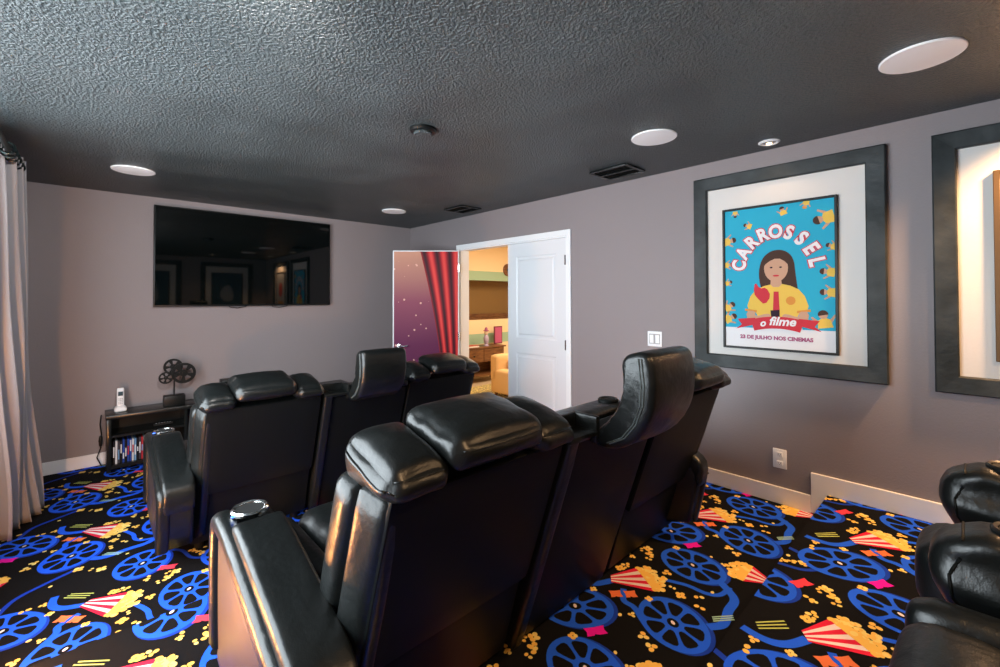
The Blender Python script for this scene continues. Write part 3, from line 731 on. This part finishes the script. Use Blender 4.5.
# film reel sculpture
t = thing('reel_sculpture', 'black metal sculpture of three film reels on a box base on the console', 'sculpture', (.578, 5.0, CZ))
b = BM(); box(b, -.078, .078, -.055, .055, .0005, .088, bev=.003); link('base', b, M['black'], t, 30)
b = BM(); cyl(b, (0, 0, .088), (0, .0, .22), .006, n=10); link('stem', b, M['black'], t)
def sreel(cx, cz, r, y, a0):
    b = BM(); n = 60; y0, y1 = y - .008, y + .008
    # ring, hub and five spokes around open holes: made from a grid in polar coordinates
    rr = [.0, .32, .76, 1.0]; seg = 60
    def hole(k): return ((k * 5 / seg + a0) % 1) < .56
    for i in range(3):
        for k in range(seg):
            if i == 1 and hole(k): continue
            for yy in (y0, y1):
                q = []
                for ri, kk in ((rr[i], k), (rr[i + 1], k), (rr[i + 1], k + 1), (rr[i], k + 1)):
                    a = 2 * PI * kk / seg; q.append((cx + ri * r * math.cos(a), yy, cz + ri * r * math.sin(a)))
                if i == 0: q = q[:1] + q[1:3]
                poly(b, q)
            if i == 1:
                for kk, nb in ((k, k - 1), (k + 1, k + 1)):
                    if hole(nb):
                        a = 2 * PI * kk / seg; c_, s_ = math.cos(a), math.sin(a)
                        poly(b, [(cx + rr[1] * r * c_, y0, cz + rr[1] * r * s_), (cx + rr[2] * r * c_, y0, cz + rr[2] * r * s_), (cx + rr[2] * r * c_, y1, cz + rr[2] * r * s_), (cx + rr[1] * r * c_, y1, cz + rr[1] * r * s_)])
    for ri, cond in ((1.0, lambda k: True), (.76, hole), (.32, hole)):
        for k in range(seg):
            if not cond(k): continue
            a, a2 = 2 * PI * k / seg, 2 * PI * (k + 1) / seg
            poly(b, [(cx + ri * r * math.cos(a), y0, cz + ri * r * math.sin(a)), (cx + ri * r * math.cos(a2), y0, cz + ri * r * math.sin(a2)), (cx + ri * r * math.cos(a2), y1, cz + ri * r * math.sin(a2)), (cx + ri * r * math.cos(a), y1, cz + ri * r * math.sin(a))])
    bmesh.ops.remove_doubles(b, verts=b.verts, dist=1e-5)
    cyl(b, (cx, y0 - .008, cz), (cx, y1 + .008, cz), r * .14, n=16)
    link('reel', b, M['black'], t, 30)
sreel(.070, .280, .094, .0, .1); sreel(-.008, .345, .073, .017, .3); sreel(-.064, .254, .054, -.016, .2)
# small black box (media player) behind the left seat
t = thing('media_player', 'small black box player standing on the console behind the front left seat', 'media player', (1.06, 5.03, CZ))
b = BM(); box(b, -.11, .11, -.07, .07, .003, .175, bev=.006); link('casing', b, M['black'], t, 30)
b = BM(); box(b, -.10, .10, -.0715, -.069, .02, .16, bev=.001); link('front_panel', b, M['blackwood'], t, 0)
t = thing('remote_control', 'small remote lying on the middle shelf of the console', 'remote control', (.50, 5.0, .3065))
b = BM(); cushion(b, (0, 0, .009), (.07, .02, .009), .006, (0, 0, .001), 6); link('body', b, M['dark'], t)
b = BM()
for k in range(6): cyl(b, (-.05 + k * .02, 0, .0185), (-.05 + k * .02, 0, .0195), .005, n=8)
link('buttons', b, M['white'], t, 0)
o = BM(); tube(o, [(.085, 5.14, .44), (.078, 5.15, .36), (.088, 5.15, .27), (.072, 5.145, .22), (.085, 5.15, .16), (.06, 5.14, .08), (.09, 5.12, .006)], .005, 6)
cushion(o, (.083, 5.15, .215), (.012, .018, .045), .01, n=4)
o = link('power_cable', o, M['black']); tag(o, 'black power cable with adapter hanging at the left end of the console', 'cable')

# ------------------------------------------------------------------ recliner row: three kinds of unit
rw = random.Random(3)
def yR(z): return -.333 * z
def wr(p, u, amp=.004, fx=38, fz=9, ph=0):
    """leather wrinkles fanning out of the seams"""
    return amp * math.sin(fx * p.x + fz * p.z * 3 + ph + 2 * math.sin(p.y * 30)) * (abs(u[0]) ** 2 * .6 + .4)
from mathutils.bvhtree import BVHTree
def on_surface(bm, pts, axis, far, out=.0):
    bm.normal_update(); tr = BVHTree.FromBMesh(bm); o = []
    for p in pts:
        s = Vector(p); s[axis] = far; d = Vector((0, 0, 0)); d[axis] = 1 if far < p[axis] else -1
        h = tr.ray_cast(s, d)
        if h[0] is not None: o.append(h[0] - d * out)
    return o
LEAN = math.atan(.333)
def lean_cushion(bm, x0, x1, d0, d1, z0, z1, r, puff, n=14, fn=None):
    """cushion between heights z0,z1, lying d0..d1 in front of the leaning rear plane"""
    zc = (z0 + z1) / 2; yc = yR(zc) + (d0 + d1) / 2
    cushion(bm, ((x0 + x1) / 2, yc, zc), ((x1 - x0) / 2, (d1 - d0) / 2, (z1 - z0) / 2 / math.cos(LEAN)), r, puff, n, fn, rot=LEAN)
def shell(par, x0, x1, z0, z1):
    bm = BM(); lean_cushion(bm, x0, x1, 0, .085, z0, z1, .014, (0, .004, 0), 10); return link('back_panel', bm, M['leather2'], par)
def wing(par, x0, x1, s):
    bm = BM()
    def fn(p, u):
        a = wr(p, u, .0035, 60, 4)
        p.y += a if u[1] < 0 else -a
        p.z += .6 * a - .012 * max(0, s * u[0]) ** 2 * (u[2] > 0)
        if u[2] < 0: p.z -= .055 * max(0, u[1] * .5 + .35) * -u[2]
        return p
    zc = .905; cushion(bm, ((x0 + x1) / 2, yR(zc) + .098, zc), ((x1 - x0) / 2, .120, .039), .036, (.006, .014, .020), 18, fn, rot=R_(14))
    tube(bm, on_surface(bm, [(x0 + .02 + (x1 - x0 - .04) * k / 14, 0, zc - .006) for k in range(15)], 1, -3), .0019, 6)
    return link('wing_cushion', bm, M['leather'], par, 180)
def headrest(par, x0, x1):
    bm = BM()
    def fn(p, u):
        k = abs(u[0]) ** 4; p.z += .004 * math.sin(p.y * 70) * k; p.y += .004 * math.sin(p.z * 80 + 1) * k
        return p
    zc = .944; cushion(bm, ((x0 + x1) / 2, yR(zc) + .085, zc), ((x1 - x0) / 2, .125, .040), .036, (.006, .012, .022), 18, fn, rot=R_(12))
    tube(bm, on_surface(bm, [(x0 + .02 + (x1 - x0 - .04) * k / 16, 0, zc - .008) for k in range(17)], 1, -3), .0019, 6)
    return link('headrest', bm, M['leather'], par, 180)
def backrest(par, x0, x1):
    bm = BM()
    lean_cushion(bm, x0, x1, .112, .22, .42, .86, .04, (.004, .015, 0), 12)
    return link('backrest', bm, M['leather'], par, 180)
def side_strip(par, x0, x1, s):
    def fn(p, u): p.x += s * .034 * (.5 - .5 * u[1]); return p
    bm = BM(); lean_cushion(bm, x0, x1, .004, .098, .10, .85, .020, (.006, .006, 0), 10, fn); return link('side_gusset', bm, M['leather'], par, 180)
def seat(par, x0, x1, b0=.095, b1=.095):
    bm = BM()
    def fn(p, u):
        if u[2] > 0: p.z -= .012 * math.exp(-((p.y - .12) / .012) ** 2) + .006 * abs(u[0]) ** 6
        return p
    cushion(bm, ((x0 + b0 + x1 - b1) / 2, .306, .414), ((x1 - x0 - b0 - b1) / 2 - .003, .272, .097), .055, (0, .01, .018), 16, fn)
    link('seat', bm, M['leather'], par, 180)
    for a, c in ((x0, x0 + b0), (x1 - b1, x1)):
        if c - a < .03: continue
        bm = BM(); cushion(bm, ((a + c) / 2, .302, .410), ((c - a) / 2 - .002, .272, .098), .040, (0, .006, .008), 10); link('seat_bolster', bm, M['leather'], par, 180)
def lower(par, x0, x1):
    bm = BM(); prism(bm, [(.50, .055), (.50, .31), (.10, .31), (-.098, .37), (-.006, .055)], x0, x1, .008, 2, mid=2); link('base', bm, M['leather2'], par, 30)
    bm = BM()
    def fn(p, u): p.y -= .010 * math.exp(-((p.z) / .012) ** 2) * (u[1] > 0); return p
    cushion(bm, ((x0 + x1) / 2, .533, .195), ((x1 - x0) / 2 - .004, .030, .125), .024, (0, .012, 0), 12, fn); link('footrest', bm, M['leather'], par, 180)
    for x in (x0 + .05, x1 - .05):
        for y in (.06, .44):
            bm = BM(); cyl(bm, (x, y, 0.002), (x, y, .056), .022, .028, 14); link('foot', bm, M['black'], par)
def cupholder(par, x, y, z, r=.046, led=True, mk='chrome'):
    bm = BM(); lathe(bm, [(r + .008, -.004), (r + .009, .004), (r + .004, .009), (r - .003, .006), (r - .005, -.002), (r - .006, -.004)], (x, y, z), 'z', 32, cap=False)
    o = link('cup_holder', bm, M[mk], par)
    bm = BM(); lathe(bm, [(r - .0045, .004), (r - .008, .0012), (0, .0004)], (x, y, z), 'z', 24); link('cup_well', bm, M['dark'], o)
    if led:
        bm = BM(); lathe(bm, [(.006, .0), (.005, .003), (0, .004)], (x - .035 * 1.5, y - .025, z + .001), 'z', 10); link('button', bm, M['blueled'], o)
    return o
ARM = [(.545, .055), (.572, .20), (.580, .42), (.572, .545), (.535, .60), (.46, .612), (.30, .585), (.10, .530), (-.08, .478), (-.165, .452), (-.200, .418), (-.190, .30), (-.13, .055)]
def inset(P, d):
    n = len(P); out = []
    for i in range(n):
        e = Vector(P[(i + 1) % n]) - Vector(P[i - 1]); nn = Vector((e.y, -e.x)).normalized(); out.append((P[i][0] - nn.x * d, P[i][1] - nn.y * d))
    return out
def outer_arm(par, xo, xi, s):
    """xo outer face, xi inner face, s=-1 left arm, +1 right arm"""
    P = smoothpoly(ARM, 1)
    if sum(P[i][0] * P[(i + 1) % len(P)][1] - P[(i + 1) % len(P)][0] * P[i][1] for i in range(len(P))) < 0: P = P[::-1]
    a, c = min(xo, xi), max(xo, xi)
    bm = BM(); core = inset(P, .012)
    if s < 0: prism(bm, core, xo + .022, xi, .02, 3)
    else: prism(bm, core, xi, xo - .022, .02, 3)
    link('arm', bm, M['leather'], par, 60)
    # padded border of the outer side: a band following front, top and rear around the sunk panel
    n = len(P); inn = inset(P, .062)
    bm = BM()
    keep = [i for i in range(n) if not (P[i][1] < .10)]
    # order starting after the bottom gap
    st = next(i for i in range(n) if P[i][1] < .10 and P[(i + 1) % n][1] >= .10)
    order = [(st + 1 + k) % n for k in range(len(keep))]
    band = [P[i] for i in order] + [inn[i] for i in reversed(order)]
    x0_, x1_ = (xo, xo + .060) if s < 0 else (xo - .060, xo)
    prism(bm, band, x0_, x1_, .022, 4, mid=2); link('arm_border', bm, M['leather'], par, 60)
    bm = BM(); pn = inset(P, .058); xp = xo + .018 if s < 0 else xo - .018
    prism(bm, pn, min(xp, xp + .03 * -s), max(xp, xp + .03 * -s), .004, 2, mid=1); o = link('side_panel', bm, M['vinyl'], par, 30); o['label'] = 'smooth sunken side panel'
    # soft pad lying on the arm top, behind the cup holder
    top = [(.37, .590), (.36, .624), (.30, .622), (.10, .572), (-.08, .520), (-.175, .482), (-.214, .434), (-.200, .33), (-.17, .33), (-.16, .40), (-.06, .46), (.10, .51), (.30, .565)]
    top = smoothpoly(top, 1)
    x0_, x1_ = (xo + .022, xi + .001) if s < 0 else (xi - .001, xo - .022)
    bm = BM(); prism(bm, top, x0_, x1_, .018, 4); link('arm_pad', bm, M['leather'], par, 60)
    bm = BM(); tube(bm, [(x, -.199, .375) for x in (min(xo, xi) + .01, max(xo, xi) - .01)], .004, 6); link('welt', bm, M['leather'], par)
    cupholder(par, (xo + xi) / 2 + .01, .445, .613)
def mid_arm(par, x0, x1):
    P = smoothpoly([(.34, .22), (.47, .38), (.545, .50), (.550, .57), (.50, .630), (.40, .640), (.20, .635), (.02, .625), (-.02, .56), (-.02, .20), (0, .10), (.2, .10)], 2)
    def fn(v):
        k = math.sin(PI * max(0, min(1, (v.z - .15) / .5)))
        c = (x0 + x1) / 2; dx = v.x - c
        v.x += math.copysign(.010 * k, dx) * min(1, abs(dx) / .03)
        v.x += .0075 * math.sin(v.z * 62 + v.y * 12 + 2 * math.sin(v.y * 9)) * (1 if dx < 0 else -1) * min(1, abs(dx) / .05) * (v.z > .2)
        v.z += .004 * math.sin(v.y * 60) * (v.z > .58)
        return v
    bm = BM(); prism(bm, P, x0, x1, .045, 6, dome=.016, fn=fn, mid=4)
    sm = BM()
    for sd in (-1, 1):
        ln = [(.37, .33), (.465, .42), (.508, .49), (.512, .54), (.492, .585)]
        ln = [lerp(ln[q // 8], ln[q // 8 + 1], (q % 8) / 8) for q in range(32)]
        pts = on_surface(bm, [((x0 + x1) / 2, y, z) for y, z in ln], 0, (x0 + x1) / 2 + sd)
        if len(pts) > 2: tube(sm, [p + Vector((sd * .0022, 0, 0)) for p in pts], .003, 6)
    pts = on_surface(bm, [(x0 + .012 + (x1 - x0 - .024) * k / 24, .49, .5) for k in range(25)], 2, 2)
    if len(pts) > 2: tube(sm, pts, .003, 6)
    pts = on_surface(bm, [(x0 + .012 + (x1 - x0 - .024) * k / 24, .30, .5) for k in range(25)], 2, 2)
    if len(pts) > 2: tube(sm, pts, .003, 6)
    o = link('arm', bm, M['leather'], par, 180)
    link('seam', sm, M['leather2'], o)
    cupholder(par, (x0 + x1) / 2, .40, .640, .040, False, 'black')

WA, WM = .645, .600
def make_side(mirror, label):
    """armed end recliner; local x from 0; outer arm on the left, or on the right when mirrored"""
    t = thing('recliner', label, 'recliner', (0, 0, 0), 'black leather cinema recliners')
    X = (lambda x: WA - x) if mirror else (lambda x: x)
    def sp(a, b): return (min(X(a), X(b)), max(X(a), X(b)))
    shell(t, *sp(.032, WA - .008), .36, .858)
    backrest(t, *sp(-.008, WA - .012))
    side_strip(t, *sp(-.006, .05), -1 if mirror else 1)
    wing(t, *sp(.004, .172), 1 if mirror else -1); wing(t, *sp(.475, WA), -1 if mirror else 1); headrest(t, *sp(.162, .472))
    lower(t, *sp(.01, WA - .012)); seat(t, *sp(.01, WA - .006))
    if mirror: outer_arm(t, WA + .012, WA - .10, 1)
    else: outer_arm(t, -.160, .004, -1)
    return t
def make_middle(label):
    t = thing('console_seat', label, 'recliner', (0, 0, 0), 'black leather cinema recliners')
    # rear panel and the narrow upright at its left
    bm = BM(); lean_cushion(bm, .062, WM - .004, .006, .085, .05, .83, .012, (0, .003, 0), 10); link('back_panel', bm, M['leather2'], t)
    for a, c in ((.006, .060),):
        bm = BM(); lean_cushion(bm, a, c, -.010, .09, .05, .845, .012, (.0, .003, 0), 8); link('upright', bm, M['leather'], t)
    # open tray beside the headrest: floor, rear wall and raised rim
    bm = BM(); box(bm, .006, .156, yR(.85) - .005, yR(.85) + .09, .825, .846, bev=.006); box(bm, .010, .156, yR(.85) + .085, yR(.85) + .105, .80, .892, bev=.008)
    box(bm, .146, .170, yR(.85) - .004, yR(.85) + .105, .80, .892, bev=.008); link('tray', bm, M['leather'], t, 40)
    bm = BM(); box(bm, WM - .12, WM - .006, yR(.85) - .005, yR(.85) + .10, .825, .87, bev=.012); link('tray', bm, M['leather'], t, 40)
    bm = BM(); cushion(bm, (WM / 2, -.10, .825), (WM / 2 - .012, .065, .030), .025, (0, 0, .006), 10); link('console_top', bm, M['leather'], t, 180)
    cupholder(t, .10, -.10, .861, .034, False, 'black'); cupholder(t, WM - .10, -.10, .861, .034, False, 'black')
    # tall curved headrest standing up from the middle of the back
    prof = [(-.366, 1.078), (-.385, 1.108), (-.44, 1.122), (-.474, 1.105), (-.484, 1.03), (-.480, .95), (-.452, .88), (-.400, .815), (-.32, .785), (-.26, .79), (-.262, .835), (-.300, .865), (-.345, .915), (-.372, .98), (-.372, 1.04)]
    prof = smoothpoly(prof, 2)
    def fn(v):
        xm = (v.x - (.158 + .468) / 2) / .155
        if v.y < -.40: v.y -= .012 * (1 - xm * xm)
        v.y += .0025 * math.sin(v.z * 170) * abs(xm) ** 6 * (v.z < 1.02)
        v.z += .004 * (1 - xm * xm) * (v.z > 1.0)
        return v
    bm = BM(); prism(bm, prof, .158, .468, .022, 5, dome=.006, fn=fn, mid=10); hd = link('headrest', bm, M['leather'], t, 60)
    for off in (.0, .010):
        bm = BM(); tube(bm, [(.1575 - .002, y + off, z) for y, z in ((-.446, 1.10), (-.455, 1.02), (-.450, .95), (-.425, .89), (-.385, .84), (-.33, .81))], .0022, 5); link('stitching', bm, M['stitch'], hd)
    bm = BM(); lean_cushion(bm, .01, WM - .01, .092, .20, .42, .80, .04, (.004, .015, 0), 12); link('backrest', bm, M['leather'], t, 180)
    lower(t, .19, WM - .19); seat(t, .18, WM - .18, .0, .0)
    mid_arm(t, .030, .170); mid_arm(t, WM - .168, WM - .032)
    return t
ROWS = {2: (.452, 1.15, Z1), 1: (.418, 3.02, 0), 3: (.73, -.47, Z2)}
nm = {1: 'front row', 2: 'middle row', 3: 'back row'}
LAB = {
 (2, 'A'): 'large black leather recliner in the foreground, left seat of the middle row', (2, 'M'): 'narrow middle seat of the foreground row with its curved headrest standing tall', (2, 'C'): 'right seat of the foreground row, black leather, against the aisle by the poster',
 (1, 'A'): 'black leather recliner nearest the film reel sculpture, left seat of the front row', (1, 'M'): 'narrow front row middle seat whose tall headrest overlaps the maroon door', (1, 'C'): 'right seat of the front row, black leather, before the open doorway',
 (3, 'A'): 'black leather recliner nearest the camera at the bottom right corner', (3, 'M'): 'back row seat between two puffy arms, at the right edge of the photo', (3, 'C'): 'right seat of the back row beside the right wall'}
A0 = make_side(False, LAB[2, 'A']); M0 = make_middle(LAB[2, 'M']); C0 = make_side(True, LAB[2, 'C'])
for r_, (x, y, z) in ROWS.items():
    for k, proto, dx in (('A', A0, 0), ('M', M0, WA + .004), ('C', C0, WA + WM + .008)):
        loc = (x + dx + (.022 if (r_, k) == (2, 'C') else 0), y, z)
        if (r_, k) == (3, 'C'): continue                                   # the back row has two seats in view
        if r_ == 2: proto.location = loc
        else: t3 = dup(proto, loc, LAB[r_, k])
        if (r_, k) == (3, 'M'):                                        # the back row seat is a little wider, its right arm stands further out
            for ch in t3.children:
                bx = [v[0] for v in ch.bound_box]; by = [v[1] for v in ch.bound_box]
                if min(bx) > WM / 2 and max(by) > .3: ch.location = (.085, 0, .015)
                elif ch.name.startswith('seat'): ch.location = (.04, 0, 0)

# unseen step light added on the left wall as housing for the amber lamp
t = thing('added_step_light', 'small added amber step light low on the left wall', 'step light', (XL, 2.12, .27))
b = BM(); box(b, .0005, .02, -.06, .06, -.04, .04, bev=.004); link('housing', b, M['black'], t, 30)
b = BM(); box(b, .0195, .022, -.05, .05, -.03, .03); link('lens', b, M['bulb'], t, 0)

# ------------------------------------------------------------------ room beyond the doorway
HX0, HX1, HY0, HY1, HH = XR + .12, 7.2, 2.3, 6.1, 2.6
bm = BM(); box(bm, HX0, HX1, HY0, HY1, -.1, 0); struct(link('floor_hall', bm, M['hallfloor'], smooth=0))
bm = BM(); box(bm, HX0 - .1, HX1, HY0, HY1 + .1, HH, HH + .1); struct(link('ceiling_hall', bm, M['cream'], smooth=0))
bm = BM()
def q(z0, z1, mi, y=HY1): box(bm, HX0, HX1, y, HY1 + .1, z0, z1, mi)
q(0, .615, 0); q(.615, .80, 1); q(.80, 1.05, 0); q(1.77, 1.94, 1); q(1.94, HH, 0)
box(bm, HX0, HX1, HY1 + .35, HY1 + .4, 1.05, 1.77, 2); box(bm, HX0, HX1, HY1 + .1, HY1 + .35, 1.04, 1.05, 2); box(bm, HX0, HX1, HY1 + .1, HY1 + .35, 1.77, 1.78, 2)
struct(link('wall_hall_far', bm, [M['cream'], M['greenband'], M['niche']], smooth=0))
bm = BM(); box(bm, HX1, HX1 + .1, HY0, HY1, 0, HH); struct(link('wall_hall_side', bm, M['cream'], smooth=0))
bm = BM(); box(bm, HX0, HX1, HY0 - .1, HY0, 0, HH); struct(link('wall_hall_near', bm, M['cream'], smooth=0))
bm = BM(); box(bm, HX0 - .003, HX0 + .001, DY1 + .14, HY1, 0, HH); struct(link('wall_hall_return', bm, M['cream'], smooth=0))
t = thing('niche_shelf', 'brown shelf running along the bottom of the wall niche beyond the doorway', 'shelf', (5.5, HY1 + .225, 1.0505))
b = BM(); box(b, -1.2, 1.2, -.10, .10, .0, .025, bev=.002); link('board', b, M['wood'], t, 0)
b = BM(); box(b, -1.2, 1.2, .07, .10, .025, .10); link('upstand', b, M['wood'], t, 0)
t = thing('sideboard', 'low brown wooden cabinet seen through the doorway', 'cabinet', (5.03, 5.87, 0))
b = BM(); box(b, -.62, .42, -.19, .19, .585, .61, bev=.004); link('top', b, M['wood'], t, 0)
b = BM(); box(b, -.58, -.54, -.17, .19, .12, .584); box(b, .34, .38, -.17, .19, .12, .584); box(b, -.54, .34, .17, .19, .12, .584); box(b, -.54, .34, -.17, .17, .12, .15); link('body', b, M['wood'], t, 0)
for x0, x1 in ((-.535, -.105), (-.095, .335)):
    b = BM(); box(b, x0, x1, -.185, -.171, .36, .575, bev=.003); dr = link('drawer', b, M['wood'], t, 0)
    b = BM(); lathe(b, [(.004, -.014), (.014, -.02), (.012, -.03), (0, -.034)], ((x0 + x1) / 2, -.172, .468), 'y', 14); link('knob', b, M['rod'], dr)
for x in (-.56, .36):
    for y in (-.15, .17):
        b = BM(); cyl(b, (x, y, 0.001), (x, y, .121), .016, .022, 12); link('leg', b, M['wood'], t)
t = thing('figurine', 'pale lilac figurine standing on the brown cabinet beyond the doorway', 'figurine', (5.08, 5.80, .6105))
b = BM(); lathe(b, [(.045, 0), (.047, .012), (.028, .03), (.044, .08), (.048, .13), (.036, .17), (.024, .195), (.0, .2)], n=24); link('body', b, mat('lilac_glaze', (.42, .36, .55), .3), t)
b = BM(); cushion(b, (0, 0, .232), (.036, .034, .042), .034, n=8); link('head', b, mat('pale_glaze', (.75, .6, .5), .35), t)
b = BM(); lathe(b, [(.05, 0), (.05, .008), (.03, .02), (.022, .055), (0, .07)], (0, 0, .262), n=16); link('hat', b, mat('plum_glaze', (.35, .10, .22), .35), t)
t = thing('photo_frame', 'small maroon picture leaning on the cabinet behind the armchair', 'picture frame', (5.50, 5.95, .6105))
b = BM(); box(b, -.10, .10, -.01, .01, 0, .32, bev=.004); link('frame', b, mat('maroon_frame', (.14, .02, .05), .4), t, 0)
b = BM(); box(b, -.08, .08, -.0125, -.0095, .02, .30); link('print', b, mat('pink_print', (.45, .08, .22), .4), t, 0)
t = thing('red_book', 'flat red book lying on the left of the brown cabinet', 'book', (4.72, 5.80, .6105))
b = BM(); box(b, -.12, .12, -.09, .09, 0, .03, bev=.003); link('cover', b, mat('red_cloth_cover', (.45, .05, .04), .6), t, 0)
b = BM(); box(b, -.117, .1225, -.0925, .0925, .004, .026); link('pages', b, M['mount'], t, 0)
t = thing('wall_ornament', 'round brown wall ornament high on the cream wall beyond the doorway', 'ornament', (5.885, HY1, 1.985))
b = BM(); lathe(b, [(.115, -.001), (.118, -.012), (.10, -.022), (.085, -.016), (.05, -.018), (0, -.022)], axis='y', n=32); link('disc', b, M['wood'], t)
b = BM(); lathe(b, [(.03, -.018), (.026, -.03), (0, -.034)], axis='y', n=16); link('boss', b, M['rod'], t)
t = thing('armchair', 'boxy tan upholstered armchair half hidden by the white door', 'armchair', (4.76, 4.50, 0))
b = BM(); cushion(b, (0, 0, .23), (.42, .36, .17), .03, n=8); link('base', b, M['tan'], t, 180)
b = BM(); cushion(b, (.08, -.02, .46), (.30, .26, .07), .04, (0, 0, .01), n=8); link('seat', b, M['tan'], t, 180)
b = BM(); cushion(b, (.30, -.0, .60), (.12, .36, .24), .05, (.01, 0, .01), n=8); link('backrest', b, M['tan'], t, 180)
for s in (-1, 1):
    b = BM(); cushion(b, (0 if s < 0 else -.10, s * .30, .42), (.42 if s < 0 else .32, .07, .19), .03, (0, .005, .005), n=8); link('arm', b, M['tan'], t, 180)
for x in (-.36, .36):
    for y in (-.3, .3):
        b = BM(); cyl(b, (x, y, .013), (x, y, .065), .02, .026, 12); link('leg', b, M['wood'], t)
t = thing('rug', 'yellow speckled rug on the floor beyond the doorway', 'rug', (4.8, 4.9, 0))
b = BM(); box(b, -.9, .9, -.55, .62, .001, .011, bev=.003); link('pile', b, M['rug'], t, 0)
